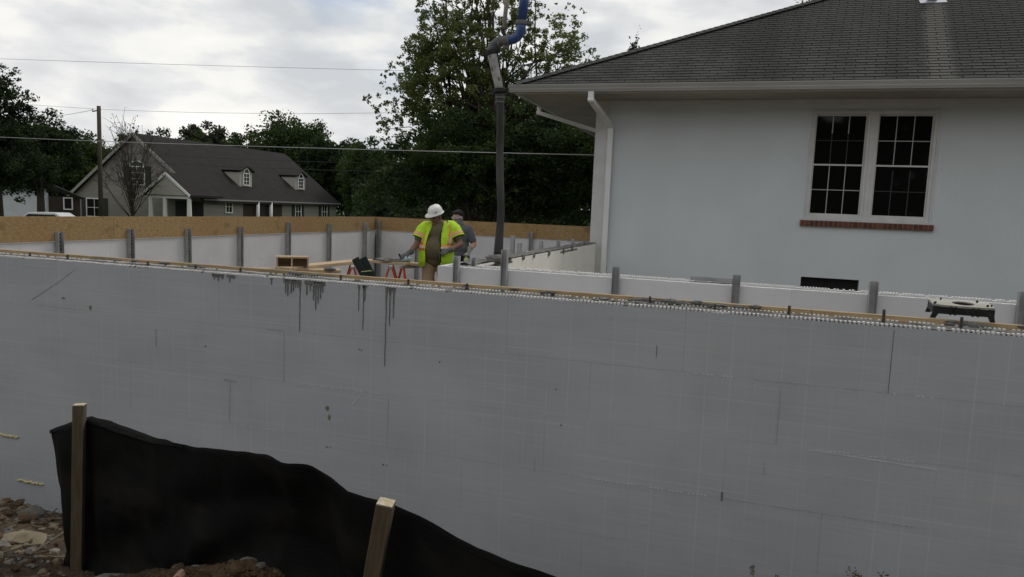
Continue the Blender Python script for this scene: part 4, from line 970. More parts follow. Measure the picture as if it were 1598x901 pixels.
# (big tree: crown lobes measured against the foundation behind which it stands)
k = 26 / 1125.5
def lobe(px, py, rx, rz, dep=0, ry=None): return ((px - 765) * k, dep, (.62 - GZ) + (323 - py) * k, rx * k, (ry or (rx + rz) / 2) * k, rz * k)
tree('broadleaf_tree', 'tall airy broadleaf tree behind the hose, sky showing through its crown', spot((765 - 799) * k, 26),
     [lobe(705, 130, 95, 105, 0, 90), lobe(635, 205, 55, 55), lobe(600, 182, 44, 38), lobe(612, 140, 30, 26), lobe(655, 130, 56, 56), lobe(850, 95, 66, 75, 1), lobe(885, 95, 42, 40, .5), lobe(770, 0, 70, 80, .6), lobe(665, 60, 36, 60), lobe(690, 240, 85, 50, .4), lobe(830, 190, 80, 60, 1.2), lobe(760, 170, 70, 70, 1), lobe(670, 20, 40, 40), lobe(860, 30, 34, 30, .4), lobe(720, -60, 80, 60)],
     6.6, .12, 2300, 84000, .080, 'leaf_big', 11, crad=.070, limbs=130, stems=4, spread=.45)
tree('shaded_lower_crown', 'dark lower crown added beneath the airy tree behind the workers, shade in its leaf colour', spot((765 - 799) * k, 23.6),
     [lobe(640, 285, 70, 60), lobe(720, 265, 80, 85, .4), lobe(800, 260, 70, 90, .2), lobe(870, 255, 75, 100, .6), lobe(930, 240, 50, 110, .6), lobe(680, 220, 50, 40, 1), lobe(790, 190, 50, 60, 1.5)], 3.2, .10, 1000, 85000, .085, 'leaf_shaded', 12, 'trees beyond the foundation', crad=.12, limbs=30, stems=2, spread=.5)  # lower boughs split off with darker leaves, their shade put into the colour
def T(name, label, cx, hw, top, D, m, seed, group='trees beyond the foundation', low=None, dens=1.0, leaf=None, parts=None, hz=None, crad=.16, trunk=None):
    kk = D / 1125.5; yh = 324 + .04 * (cx - 799)
    zt = .62 - GZ + (yh - top) * kk; r_ = hw * kk
    low = .15 * zt if low is None else low
    c = [(0, 0, (zt + low) / 2, r_, r_, (zt - low) / 2), (r_ * .3, 0, zt * .72, r_ * .7, r_ * .7, zt * .24), (-r_ * .4, .2, zt * .55, r_ * .7, r_ * .7, zt * .3)] if parts is None else parts(r_, zt)
    return tree(name, label, spot((cx - 799) * kk, D), c, zt * .7, max(.12, .035 * zt), int(260 * dens), int(17000 * dens), leaf or D * .0031, m, seed, group, crad=crad, limbs=16)
layer = lambda r_, zt: [(0, 0, zt * .93, r_ * .6, r_ * .6, zt * .08), (-r_ * .4, 0, zt * .84, r_ * .8, r_ * .8, zt * .12), (r_ * .35, 0, zt * .78, r_ * .75, r_ * .7, zt * .10), (0, 0, zt * .62, r_ * 1.0, r_, zt * .13), (r_ * .5, -.2, zt * .44, r_ * 1.2, r_, zt * .08), (-r_ * .3, 0, zt * .45, r_, r_, zt * .2)]
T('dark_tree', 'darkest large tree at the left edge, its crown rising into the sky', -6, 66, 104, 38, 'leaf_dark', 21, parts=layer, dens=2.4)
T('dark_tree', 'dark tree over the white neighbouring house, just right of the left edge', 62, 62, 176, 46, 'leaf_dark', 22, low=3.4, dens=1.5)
T('bushy_tree', 'dark round tree between the left edge trees and the utility pole', 112, 50, 206, 66, 'leaf_mid', 23, dens=1.2)
T('bushy_tree', 'olive green tree behind the gable of the distant house', 190, 44, 206, 105, 'leaf_olive', 24, dens=.8)
T('conifer_tree', 'small pointed conifer tip above the gable of the distant house', 208, 9, 194, 104, 'needle', 25, dens=.4, parts=lambda r, z: [(0, 0, z * .5, r * 1.4, r * 1.4, z * .4), (0, 0, z * .85, r * .6, r * .6, z * .15)])
T('round_tree', 'left one of two small round crowned trees above the distant roof', 301, 21, 192, 130, 'leaf_grey', 26, low=5.5, dens=.55, crad=.2)
T('round_tree', 'right one of two small round crowned trees above the distant roof', 333, 22, 197, 130, 'leaf_grey', 27, low=5.5, dens=.55, crad=.2)
T('bushy_tree', 'low green tree between the round crowned pair and the big domed tree', 378, 36, 208, 120, 'leaf_mid', 28, dens=.8)
T('domed_tree', 'big domed green tree above the right end of the distant roof', 450, 60, 177, 105, 'leaf_mid', 29, dens=1.6, crad=.18)
T('bushy_tree', 'dark tree at the right end of the distant house', 500, 45, 216, 92, 'leaf_dark', 30, dens=1.2)
T('round_tree', 'small dark rounded crown standing just left of the airy tree', 540, 30, 216, 110, 'leaf_dark', 31, dens=.8)
T('bushy_tree', 'green tree filling the gap right of the distant house', 572, 50, 223, 80, 'leaf_mid', 32, dens=1.4)
T('bushy_tree', 'olive tree below the left boughs of the airy tree', 625, 50, 238, 58, 'leaf_olive', 33, dens=1.4)
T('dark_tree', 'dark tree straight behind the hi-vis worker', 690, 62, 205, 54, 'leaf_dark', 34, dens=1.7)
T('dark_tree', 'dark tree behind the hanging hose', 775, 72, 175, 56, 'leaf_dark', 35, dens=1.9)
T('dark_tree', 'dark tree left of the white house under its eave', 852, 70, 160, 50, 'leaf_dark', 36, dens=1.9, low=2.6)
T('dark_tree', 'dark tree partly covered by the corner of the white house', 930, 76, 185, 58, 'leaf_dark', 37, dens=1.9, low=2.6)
T('pointed_shrub', 'dark pointed shrub standing before the trees above the corner of the board strip', 590, 20, 297, 32, 'needle', 38, cat if False else 'shrubs beyond the foundation', dens=.6, parts=lambda r, z: [(0, 0, z * .4, r, r, z * .4), (0, 0, z * .75, r * .6, r * .6, z * .25)])
kc = 40 / 1125.5
spire = [((px - 968) * kc, 0, (.62 - GZ) + (331 - py) * kc, rx * kc, rx * kc, rz * kc) for px, py, rx, rz in [(976, 53, 1.5, 5), (974, 61, 2.5, 4), (972, 69, 3.5, 4), (971, 76, 5, 4), (962, 70, 1.5, 4), (965, 77, 3, 4), (969, 83, 9, 4), (968, 92, 12, 6), (968, 110, 16, 14)]]
tree('conifer_tree', 'spiky conifer tip poking over the hip of the white roof', spot((968 - 799) * kc, 40), spire, 10.5, .14, 260, 7000, .085, 'needle', 39, 'trees beyond the foundation', crad=.45, limbs=20)
T('bushy_tree', 'green treetop just showing above the ridge side of the white roof', 1243, 40, -60, 44, 'leaf_mid', 40, dens=.8)
T('bushy_tree', 'low dark treetop just right of the gable peak of the distant house', 262, 42, 207, 112, 'leaf_dark', 41, dens=.8)
T('bushy_tree', 'low dark tree mass under the two small round crowned trees', 325, 55, 210, 124, 'leaf_mid', 42, dens=.9)
T('bushy_tree', 'dark green tree closing the gap between the domed tree and the airy tree', 556, 48, 226, 100, 'leaf_dark', 43, dens=1.0)
# sparse small tree in front of the distant house
rng = np.random.default_rng(5)
stt = thing('sparse_tree', 'thin sparse leaved tree in front of the distant gable', 'tree', spot((203 - 799) * 56 / 1125.5, 56), YAW)
tb = MB(); tips = []
for i in range(48):
    a = rng.uniform(0, 2 * math.pi); h = rng.uniform(3.2, 8.6); rr = rng.uniform(.4, 3.0) * (1 - abs(h - 5.5) / 7)
    s0 = Vector((0, 0, rng.uniform(.8, h * .6))); e = Vector((rr * math.cos(a), rr * math.sin(a), h)); m_ = s0.lerp(e, .5) + Vector((0, 0, -.25))
    tb.tube([s0, m_, e], [.034, .022, .009], 5); tips += [s0.lerp(e, f) for f in (.6, .8, .95, 1.0)]
    for q in range(4):
        e2 = e + Vector(rng.normal(size=3)) * .5; tb.tube([m_.lerp(e, rng.uniform(.2, .9)), e2], [.018, .008], 4); tips.append(e2)
tb.tube([(0, 0, -.1), (.1, 0, 2.5), (0, 0, 5.5)], [.08, .06, .03], 8); tb.build('trunk', 'bark', stt)
tp = np.array([tuple(v) for v in tips]); pts = tp[rng.integers(0, len(tp), 520)] + rng.normal(size=(520, 3)) * .16
leaf_mesh('crown', pts, .12, 'leaf_grey', rng, stt)
# far wood that closes the view below the tree tops
rng = np.random.default_rng(77); nfar = 26000
ra = rng.uniform(-150, 40, nfar); aa = rng.normal(150, 5, nfar)
topz = 10.0 + 1.6 * np.sin(ra * .13) + 1.2 * np.sin(ra * .41 + 1) + .8 * np.sin(ra * 1.1)
zz = GZ + (topz) * rng.uniform(0, 1, nfar) ** .7
W3 = np.stack([EYE.x + math.cos(YAW) * ra - math.sin(YAW) * aa, EYE.y + math.sin(YAW) * ra + math.cos(YAW) * aa, zz], 1)
leaf_mesh('far_wood', W3, 1.25, 'leaf_dark', rng, None, .2, kind='stuff')
# the wood behind the photographer, which the windows mirror
rng = np.random.default_rng(79); nb_ = 42000
ra = rng.uniform(-60, 60, nb_); aa = rng.normal(-26, 2.5, nb_)
zz = GZ + (11.0 + 1.5 * np.sin(ra * .35) + 1.0 * np.sin(ra * .9)) * rng.uniform(0, 1, nb_) ** .8
W3 = np.stack([EYE.x + math.cos(YAW) * ra - math.sin(YAW) * aa, EYE.y + math.sin(YAW) * ra + math.cos(YAW) * aa, zz], 1)
leaf_mesh('wood_behind', W3, .9, 'leaf_mid', rng, None, .2, kind='stuff')
# undergrowth under the near trees, seen only just above the board strip
rng = np.random.default_rng(78); nu = 60000
ra = rng.uniform(-24, 9, nu); aa = rng.uniform(42, 70, nu); zz = GZ + rng.uniform(0, 1, nu) ** 1.1 * (3.4 + 1.2 * np.sin(ra * .8) + .8 * np.sin(ra * 2.3 + aa * .3))
keep = ~((ra > -30) & (ra < -14) & (aa > 44)); ra, aa, zz = ra[keep], aa[keep], zz[keep]
keep = (ra / aa > -.225); ra, aa, zz = ra[keep], aa[keep], zz[keep]
keep = ~((ra > 1.0) & (ra < 7) & (aa < 45)); ra, aa, zz = ra[keep], aa[keep], zz[keep]
W3 = np.stack([EYE.x + math.cos(YAW) * ra - math.sin(YAW) * aa, EYE.y + math.sin(YAW) * ra + math.cos(YAW) * aa, zz], 1)
leaf_mesh('undergrowth', W3, .2, 'leaf_dark', rng, None, .2, kind='stuff')

# ------------------------------------------------------------ people
def capsule(bm, p, q, r1, r2, n=14):
    p, q = Vector(p), Vector(q); d = q - p
    m = d.to_track_quat('Z', 'Y').to_matrix() if d.length > 1e-6 else Matrix.Identity(3)
    L_ = d.length; rings = []
    for i in range(5): a = math.pi / 2 * (1 - i / 4); rings.append((-r1 * math.sin(a), r1 * math.cos(a)))
    for i in range(5): a = math.pi / 2 * i / 4; rings.append((L_ + r2 * math.sin(a), r2 * math.cos(a)))
    vs = [[bm.verts.new(p + m @ Vector((max(r, 1e-5) * math.cos(2 * math.pi * j / n), max(r, 1e-5) * math.sin(2 * math.pi * j / n), z))) for j in range(n)] for z, r in rings]
    for a, b_ in zip(vs[:-1], vs[1:]):
        for j in range(n): bm.faces.new((a[j], a[(j + 1) % n], b_[(j + 1) % n], b_[j]))
    bm.faces.new(vs[0][::-1]); bm.faces.new(vs[-1])
def ellip(bm, c, rad, rot=(0, 0, 0)):
    g_ = bmesh.ops.create_icosphere(bm, subdivisions=3, radius=1)
    m = Euler(rot).to_matrix()
    for v in g_['verts']: v.co = m @ Vector((v.co.x * rad[0], v.co.y * rad[1], v.co.z * rad[2])) + Vector(c)
def fuse(name, bm, m, parent, voxel, smooth_it=2):
    """melt overlapping shapes into one continuous skin"""
    me = bpy.data.meshes.new(name); bm.to_mesh(me); bm.free()
    tmp = bpy.data.objects.new('tmp', me); COL.objects.link(tmp)
    md = tmp.modifiers.new('r', 'REMESH'); md.mode = 'VOXEL'; md.voxel_size = voxel; md.use_smooth_shade = True
    if smooth_it: s = tmp.modifiers.new('s', 'SMOOTH'); s.iterations = smooth_it; s.factor = .5
    dg = bpy.context.evaluated_depsgraph_get()
    out = bpy.data.meshes.new_from_object(tmp.evaluated_get(dg)); bpy.data.objects.remove(tmp, do_unlink=True)
    out.name = name; out.materials.clear(); out.materials.append(M[m])
    out.polygons.foreach_set('use_smooth', [True] * len(out.polygons))
    return link(bpy.data.objects.new(name, out), parent)
def hand(bm, wrist, direction, curl_dir, thumb_dir, fat=1.0, curl=.6):
    d = Vector(direction).normalized(); c = Vector(curl_dir); c = (c - d * c.dot(d)).normalized(); s = d.cross(c); th = Vector(thumb_dir); sgn = 1 if th.dot(s) > 0 else -1
    w_ = Vector(wrist)
    for i in range(4): capsule(bm, w_ + s * (i - 1.5) * .012, w_ + d * .085 + s * (i - 1.5) * .0205, .016 * fat, .0135 * fat, 10)
    for i, L_ in enumerate((.062, .074, .070, .054)):
        p0 = w_ + d * .088 + s * sgn * (1.5 - i) * .0215
        d1 = (d * math.cos(curl * .7) + c * math.sin(curl * .7) + s * sgn * (1.5 - i) * .06).normalized(); d2 = (d * math.cos(curl * 1.7) + c * math.sin(curl * 1.7)).normalized()
        p1 = p0 + d1 * L_ * .55; capsule(bm, p0, p1, .0105 * fat, .0098 * fat, 8); capsule(bm, p1, p1 + d2 * L_ * .45, .0098 * fat, .0085 * fat, 8)
    p0 = w_ + d * .03 + s * sgn * .028; p1 = p0 + (d * .6 + s * sgn * .75 + c * .25).normalized() * .042; capsule(bm, p0, p1, .0145 * fat, .0118 * fat, 8); capsule(bm, p1, p1 + (d * .85 + s * sgn * .3 + c * .4).normalized() * .034, .0115 * fat, .0095 * fat, 8)
def head_shape(bm, c, rot, s=1.0):
    m = Euler(rot).to_matrix(); c = Vector(c); L_ = lambda x, y, z: c + m @ Vector((x * s, y * s, z * s))
    ellip(bm, L_(0, .012, .028), (.076 * s, .094 * s, .092 * s), rot); ellip(bm, L_(0, -.020, -.045), (.060 * s, .068 * s, .074 * s), rot)
    capsule(bm, L_(0, -.090, .012), L_(0, -.108, -.022), .011 * s, .017 * s, 8)      # nose
    ellip(bm, L_(0, -.084, -.062), (.027 * s, .012 * s, .011 * s), rot); ellip(bm, L_(0, -.078, -.098), (.028 * s, .018 * s, .018 * s), rot)   # mouth, chin
    for sx in (-1, 1):
        ellip(bm, L_(sx * .078, .012, -.012), (.012 * s, .022 * s, .033 * s), rot)                              # ears
        ellip(bm, L_(sx * .031, -.083, .030), (.026 * s, .014 * s, .011 * s), rot)                              # brows
    return L_
def eyes(parent, L_):
    for sx in (-1, 1):
        bm = bmesh.new(); ellip(bm, L_(sx * .031, -.086, .010), (.014, .008, .008))
        me = bpy.data.meshes.new('eye'); bm.to_mesh(me); bm.free(); me.materials.append(M['eye']); link(bpy.data.objects.new('eye', me), parent)
def sweep(name, m, parent, rings, th0, th1, n=40, thick=.006, off=0.0):
    """cloth shell: rings of (cx, cy, z, rx, ry), open between the two angles"""
    def P_(i, j, o):
        cx_, cy_, z, rx, ry = rings[i]; a0 = th0[i] if hasattr(th0, '__len__') else th0; a1 = th1[i] if hasattr(th1, '__len__') else th1
        a = a0 + (a1 - a0) * j / n; wv = .006 * math.sin(a * 7 + z * 9) + .004 * math.sin(a * 13 + z * 23)
        return (cx_ + (rx + off + o + wv) * math.cos(a), cy_ + (ry + off + o + wv) * math.sin(a), z)
    V = []; F = []; k_ = n + 1; R_ = len(rings)
    for o in (0, -thick):
        for i in range(R_):
            for j in range(k_): V.append(P_(i, j, o))
    for i in range(R_ - 1):
        for j in range(n):
            a = i * k_ + j; F.append((a, a + 1, a + k_ + 1, a + k_)); b_ = a + R_ * k_; F.append((b_, b_ + k_, b_ + k_ + 1, b_ + 1))
    for i in range(R_ - 1):
        for j in (0, n): a = i * k_ + j; F.append((a, a + k_, a + k_ + R_ * k_, a + R_ * k_))
    for j in range(n):
        for i in (0, R_ - 1): a = i * k_ + j; F.append((a, a + 1, a + 1 + R_ * k_, a + R_ * k_))
    return MB().add(V, F).build(name, m, parent, smooth=True)
def boot(parent, x, y, z):
    bm = bmesh.new(); capsule(bm, (x, y, z + .16), (x, y, z + .06), .06, .055); capsule(bm, (x, y + .02, z + .05), (x * 1.15, y - .16, z + .045), .05, .045); o = fuse('boot', bm, 'boot', parent, .012)

# worker with white helmet and hi-vis vest
w1 = thing('person', 'stout worker in white hard hat and yellow-green hi-vis vest, reaching out with one gloved hand', 'person', (-4.445, 5.43, -1.1), YAW)
hrot = (R(24), R(4), R(-38))
bm = bmesh.new()
L1 = head_shape(bm, (-.015, -.06, 1.548), hrot, 1.0)
capsule(bm, (.035, .0, 1.40), (0, -.03, 1.50), .072, .065)
ellip(bm, (.02, .01, 1.27), (.215, .135, .20)); ellip(bm, (0, -.03, 1.05), (.215, .185, .21)); ellip(bm, (0, .02, .92), (.20, .15, .14))
capsule(bm, (-.17, .0, 1.365), (.22, .02, 1.385), .085, .085)
SH_R, EL_R, WR_R = (-.19, 0, 1.355), (-.295, -.07, 1.10), (-.385, -.25, .985)
SH_L, EL_L, WR_L = (.245, .02, 1.375), (.365, -.05, 1.14), (.215, -.265, 1.045)
for a, b_, c in ((SH_R, EL_R, WR_R), (SH_L, EL_L, WR_L)):
    capsule(bm, a, b_, .068, .052); capsule(bm, b_, c, .052, .034)
hand(bm, WR_R, (-.55, -.45, -.28), (.1, .2, -1), (.2, -.5, .8), 1.0, .5); hand(bm, WR_L, (-.75, -.35, -.28), (-.2, .5, -.6), (.0, -.3, 1), 1.0, 1.0)
for sx in (-1, 1):
    capsule(bm, (sx * .10, .02, .90), (sx * .12, -.01, .49), .105, .068); capsule(bm, (sx * .12, -.01, .49), (sx * .125, .03, .10), .062, .04); capsule(bm, (sx * .125, .05, .05), (sx * .135, -.12, .04), .04, .035)
fuse('body', bm, 'skin', w1, .0075, 2); eyes(w1, L1)
bm = bmesh.new()
ellip(bm, (.02, .01, 1.26), (.232, .152, .21)); ellip(bm, (0, -.035, 1.05), (.235, .205, .22)); ellip(bm, (0, .01, .93), (.225, .18, .17)); capsule(bm, (-.17, .0, 1.365), (.22, .02, 1.385), .098, .098)
capsule(bm, (.03, .0, 1.38), (.02, -.01, 1.435), .095, .078)
for a, b_ in ((SH_R, EL_R), (SH_L, EL_L)): capsule(bm, a, Vector(a).lerp(Vector(b_), .62), .085, .078)
fuse('shirt', bm, 'khaki', w1, .011, 2)
bm = bmesh.new()
ellip(bm, (0, .02, .90), (.215, .17, .13))
for sx in (-1, 1): capsule(bm, (sx * .105, .02, .88), (sx * .125, -.005, .48), .122, .088); capsule(bm, (sx * .125, -.005, .48), (sx * .13, .03, .12), .085, .075)
fuse('trousers', bm, 'tan', w1, .012, 2)
boot(w1, -.13, .03, 0); boot(w1, .13, .03, 0)
for wr, dr, cd, tdr, cu in ((WR_R, (-.55, -.45, -.28), (.1, .2, -1), (.2, -.5, .8), .5), (WR_L, (-.75, -.35, -.28), (-.2, .5, -.6), (.0, -.3, 1), 1.0)):
    bm = bmesh.new(); hand(bm, wr, dr, cd, tdr, 1.28, cu); capsule(bm, Vector(wr) - Vector(dr).normalized() * .05, wr, .043, .038); fuse('glove', bm, 'glove', w1, .006, 1)
VR = [(0, -.005, .78, .275, .215), (0, -.008, .90, .272, .222), (0, -.015, 1.02, .270, .232), (0, -.008, 1.14, .265, .215), (.015, .005, 1.26, .262, .182), (.025, .01, 1.36, .262, .145), (.028, .012, 1.43, .205, .118), (.03, .012, 1.475, .115, .095)]
a0 = [R(-70), R(-73), R(-74), R(-75), R(-75), R(-74), R(-66), R(-52)]; a1 = [R(236), R(236), R(237), R(238), R(241), R(246), R(242), R(231)]
vest = sweep('vest', 'hivis', w1, VR, a0, a1)
def ring_at(z):
    zs = [r_[2] for r_ in VR]; return tuple(float(np.interp(z, zs, [r_[i] for r_ in VR])) for i in (0, 1)) + (z,) + tuple(float(np.interp(z, zs, [r_[i] for r_ in VR])) for i in (3, 4))
for z0_, z1_, mm, of in ((1.03, 1.12, 'hivis_orange', .004), (1.055, 1.095, 'silver', .006)):
    zz_ = np.linspace(z0_, z1_, 4); sweep('vest_band', mm, vest, [ring_at(z) for z in zz_], R(-73), R(236.5), off=of, thick=.003)
for lo_, hi_ in ((R(-47), R(-25)), (R(205), R(227))):
    zz_ = np.linspace(1.12, 1.45, 8)
    for wd, mm, of in ((1.0, 'hivis_orange', .004), (.45, 'silver', .006)):
        c_ = (lo_ + hi_) / 2; h_ = (hi_ - lo_) / 2 * wd; sweep('vest_band', mm, vest, [ring_at(z) for z in zz_], c_ - h_, c_ + h_, n=6, off=of, thick=.003)
for a, b_ in ((SH_R, EL_R), (SH_L, EL_L)):
    A_, B_ = Vector(a), Vector(b_); ax = (B_ - A_)
    inn = Vector((.10 if a[0] < 0 else -.10, 0, .045))
    q = [A_ + inn, A_ + inn * .4 - ax * .03, A_ + ax * .10, A_ + ax * .40, A_ + ax * .60]
    MB().tube(q, [.075, .102, .112, .114, .119], 18, cap=False).build('vest_sleeve', 'hivis', vest, smooth=True)
    MB().tube([A_ + ax * .36, A_ + ax * .52], [.1155, .1185], 18, cap=False).build('sleeve_band', 'hivis_orange', vest, smooth=True)
    MB().tube([A_ + ax * .41, A_ + ax * .47], [.1185, .1195], 18, cap=False).build('sleeve_band', 'silver', vest, smooth=True)
MB().tube([(0.0, .07, 1.44), (.11, .04, 1.42), (.085, -.10, 1.36), (.075, -.20, 1.22), (.085, -.235, 1.05), (.09, -.22, .86)], .010, 8).build('neck_strap', 'black_cloth', vest, smooth=True)
# hard hat
hat = MB(); pr_ = [(.150, -.008), (.152, .0), (.134, .006), (.130, .030), (.124, .062), (.108, .096), (.078, .124), (.040, .139), (.0005, .143)]
V = []; F = []; n = 36
for r_, z in pr_:
    for j in range(n):
        a = 2 * math.pi * j / n; fx = max(0, -math.sin(a)) ** 3
        rr = r_ + (.045 * fx if z < .004 else 0); V.append((rr * math.cos(a) * .88, rr * math.sin(a) * 1.04, z - (.012 * fx if z < .004 else 0)))
for i in range(len(pr_) - 1):
    for j in range(n): F.append((i * n + j, i * n + (j + 1) % n, (i + 1) * n + (j + 1) % n, (i + 1) * n + j))
hat.add(V, F); hat.tube([(0, -.125, .045), (0, -.095, .105), (0, -.04, .139), (0, .03, .143), (0, .09, .115), (0, .13, .05)], .011, 8)
ho = hat.build('hard_hat', 'helmet', w1, loc=L1(0, .005, .050), rot=(R(20), R(9), R(-48)), smooth=True); ho.scale = (.88, .88, .90)
MB().box((.107, -.05, .052), (.006, .05, .012), (0, R(-18), R(18))).build('logo_patch', 'clamp', ho)

# second worker behind him
w2 = thing('person', 'dark haired worker in grey shirt and pale gloves standing behind the hi-vis worker', 'person', (-4.56, 6.64, -1.1), YAW + R(-24))
bm = bmesh.new(); hr2 = (R(12), 0, R(-14))
L2 = head_shape(bm, (-.02, -.03, 1.515), hr2, 1.03)
capsule(bm, (0, 0, 1.34), (-.01, -.01, 1.45), .062, .056)
ellip(bm, (0, .01, 1.22), (.19, .12, .20)); ellip(bm, (0, 0, 1.02), (.17, .12, .18)); ellip(bm, (0, .01, .90), (.17, .13, .13)); capsule(bm, (-.165, 0, 1.315), (.165, 0, 1.315), .072, .072)
J = [((-.185, 0, 1.30), (-.235, -.02, 1.03), (-.16, -.22, .93)), ((.185, 0, 1.30), (.275, .03, 1.08), (.29, -.17, .985))]
for a, b_, c in J: capsule(bm, a, b_, .056, .044); capsule(bm, b_, c, .044, .031)
hand(bm, J[1][2], (.0, -.45, -.9), (-.3, -.6, .3), (-.6, -.5, .2), 1, 1.1); hand(bm, J[0][2], (.3, -.8, -.3), (.2, .2, -1), (0, 0, 1), 1, .8)
for sx in (-1, 1): capsule(bm, (sx * .09, .01, .88), (sx * .10, -.01, .47), .088, .06); capsule(bm, (sx * .10, -.01, .47), (sx * .105, .03, .10), .055, .038); capsule(bm, (sx * .105, .04, .05), (sx * .115, -.12, .04), .04, .034)
fuse('body', bm, 'skin2', w2, .0075, 2); eyes(w2, L2)
bm = bmesh.new(); ellip(bm, (0, .01, 1.22), (.205, .136, .21)); ellip(bm, (0, 0, 1.02), (.192, .142, .19)); ellip(bm, (0, .01, .90), (.195, .15, .12)); capsule(bm, (-.165, 0, 1.315), (.165, 0, 1.315), .083, .083)
for a, b_, c in J: capsule(bm, a, Vector(a).lerp(Vector(b_), .66), .071, .068)
fuse('shirt', bm, 'grey_shirt', w2, .010, 2)
bm = bmesh.new(); capsule(bm, (0, 0, 1.36), (-.015, -.025, 1.47), .078, .075); fuse('neck_gaiter', bm, 'gaiter', w2, .009, 1)
bm = bmesh.new(); ellip(bm, (0, .01, .87), (.19, .15, .12))
for sx in (-1, 1): capsule(bm, (sx * .095, .01, .86), (sx * .105, 0, .47), .105, .08); capsule(bm, (sx * .105, 0, .47), (sx * .11, .03, .12), .078, .07)
fuse('trousers', bm, 'black_cloth', w2, .012, 2)
boot(w2, -.11, .03, 0); boot(w2, .11, .03, 0)
bm = bmesh.new(); hm = Euler(hr2)
ellip(bm, L2(0, .028, .052), (.085, .098, .084), hr2); ellip(bm, L2(0, .05, .0), (.083, .078, .075), hr2); ellip(bm, L2(0, -.035, .092), (.064, .050, .036), hr2)
fuse('hair', bm, 'hair', w2, .008, 1)
MB().tube([L2(-.080, .02, .012), L2(-.062, -.075, .012), L2(-.02, -.104, .010), L2(.02, -.104, .010), L2(.062, -.075, .012), L2(.080, .02, .012)], .009, 8).build('safety_glasses', 'tool_blue', w2, smooth=True)
for wr, dr, cd, tdr, cu in ((J[1][2], (.0, -.45, -.9), (-.3, -.6, .3), (-.6, -.5, .2), 1.1), (J[0][2], (.3, -.8, -.3), (.2, .2, -1), (0, 0, 1), .8)):
    bm = bmesh.new(); hand(bm, wr, dr, cd, tdr, 1.25, cu); capsule(bm, Vector(wr) - Vector(dr).normalized() * .05, wr, .04, .036); fuse('glove', bm, 'glove2', w2, .006, 1)
hw_ = w2.matrix_basis @ Vector((.277, -.235, .905))
fl_ = thing('spray_bottle', 'pale green bottle held in the gloved hand of the grey shirted worker', 'bottle', hw_ - Vector((0, 0, .17)))
MB().tube([(0, 0, 0), (0, 0, .012), (0, 0, .115), (0, 0, .135), (0, 0, .17)], [.038, .042, .042, .022, .018], 14).build('bottle_body', 'pale_green', fl_, smooth=True)
MB().tube([(0, 0, .171), (0, 0, .20)], .02, 12).build('cap', 'far_white', fl_)

# ------------------------------------------------------------ silt fence, its stakes and the rubble
top_pts = [(-3.06, -2.27, -.524), (-2.95, -2.32, -.479), (-2.72, -2.37, -.396), (-2.6, -2.40, -.394), (-2.3, -2.46, -.40), (-2.0, -2.56, -.357), (-1.75, -2.66, -.303), (-1.5, -2.75, -.255), (-1.3, -2.80, -.257), (-1.2, -2.84, -.259), (-1.1, -2.90, -.269), (-.93, -2.96, -.252), (-.8, -3.02, -.245), (-.6, -3.10, -.267), (-.4, -3.16, -.267), (-.2, -3.22, -.26), (.2, -3.34, -.26), (.8, -3.50, -.27), (1.8, -3.8, -.27)]
ts = [0]
for a, b_ in zip(top_pts[:-1], top_pts[1:]): ts.append(ts[-1] + math.hypot(b_[0] - a[0], b_[1] - a[1]))
NT, NV = 190, 34
def fence_pt(i, j, off):
    s = ts[-1] * i / NT; f = j / NV
    x, y, z = (float(np.interp(s, ts, [q[c] for q in top_pts])) for c in range(3))
    zb = ground_z(x, y) - .05
    x += .16 * f * math.exp(-s / .22)
    sag = .05 * math.sin(math.pi * f) * math.sin(s * 2.3 + .4)
    q = Vector((s * 2.3, f * 1.6, 0))
    wv = .055 * noise.noise(q) + .022 * noise.noise(q * 2.6 + Vector((4, 0, 0))) + .008 * noise.noise(Vector((s * 16, f * 5, 2)))
    fold = .09 * math.exp(-((s - 1.72 - .12 * f) / .05) ** 2) * math.exp(-f * 3) - .05 * math.exp(-((s - 1.85 - .2 * f) / .07) ** 2) * math.exp(-f * 2.5)
    diag = .03 * math.sin((s * 1.2 + f * 2.2) * 5.0) * math.exp(-((s - 1.2) / .8) ** 2) * f
    pin = 1 - .9 * (math.exp(-((s - .36) / .06) ** 2) + math.exp(-((s - 2.27) / .06) ** 2))
    nudge = (sag + wv + fold + diag) * min(1, .25 + f * 2) * pin
    flare = -.12 * max(0, f - .8) / .2 * 1.0
    return (x + nudge * .28, y - nudge * .9 + flare + off + .012, z + (zb - z) * f + (.006 * noise.noise(Vector((s * 9, 0, 7))) if j == 0 else 0))
V = []; F = []
for o_ in (0, .004):
    for i in range(NT + 1):
        for j in range(NV + 1): V.append(fence_pt(i, j, o_))
kN = (NT + 1) * (NV + 1)
for i in range(NT):
    for j in range(NV):
        a = i * (NV + 1) + j; F.append((a, a + NV + 1, a + NV + 2, a + 1)); F.append((a + kN, a + 1 + kN, a + NV + 2 + kN, a + NV + 1 + kN))
    a = i * (NV + 1); F.append((a, a + kN, a + NV + 1 + kN, a + NV + 1))
for j in range(NV): F.append((j, j + 1, j + 1 + kN, j + kN))
sf = thing('silt_fence', 'sagging black fabric silt fence in front of the foundation wall', 'silt fence', (0, 0, 0))
MB().add(V, F).build('fabric', 'fabric', sf, smooth=True)
hem = MB()                                      # the folded hem that flops over behind the first stake
V = []; F = []
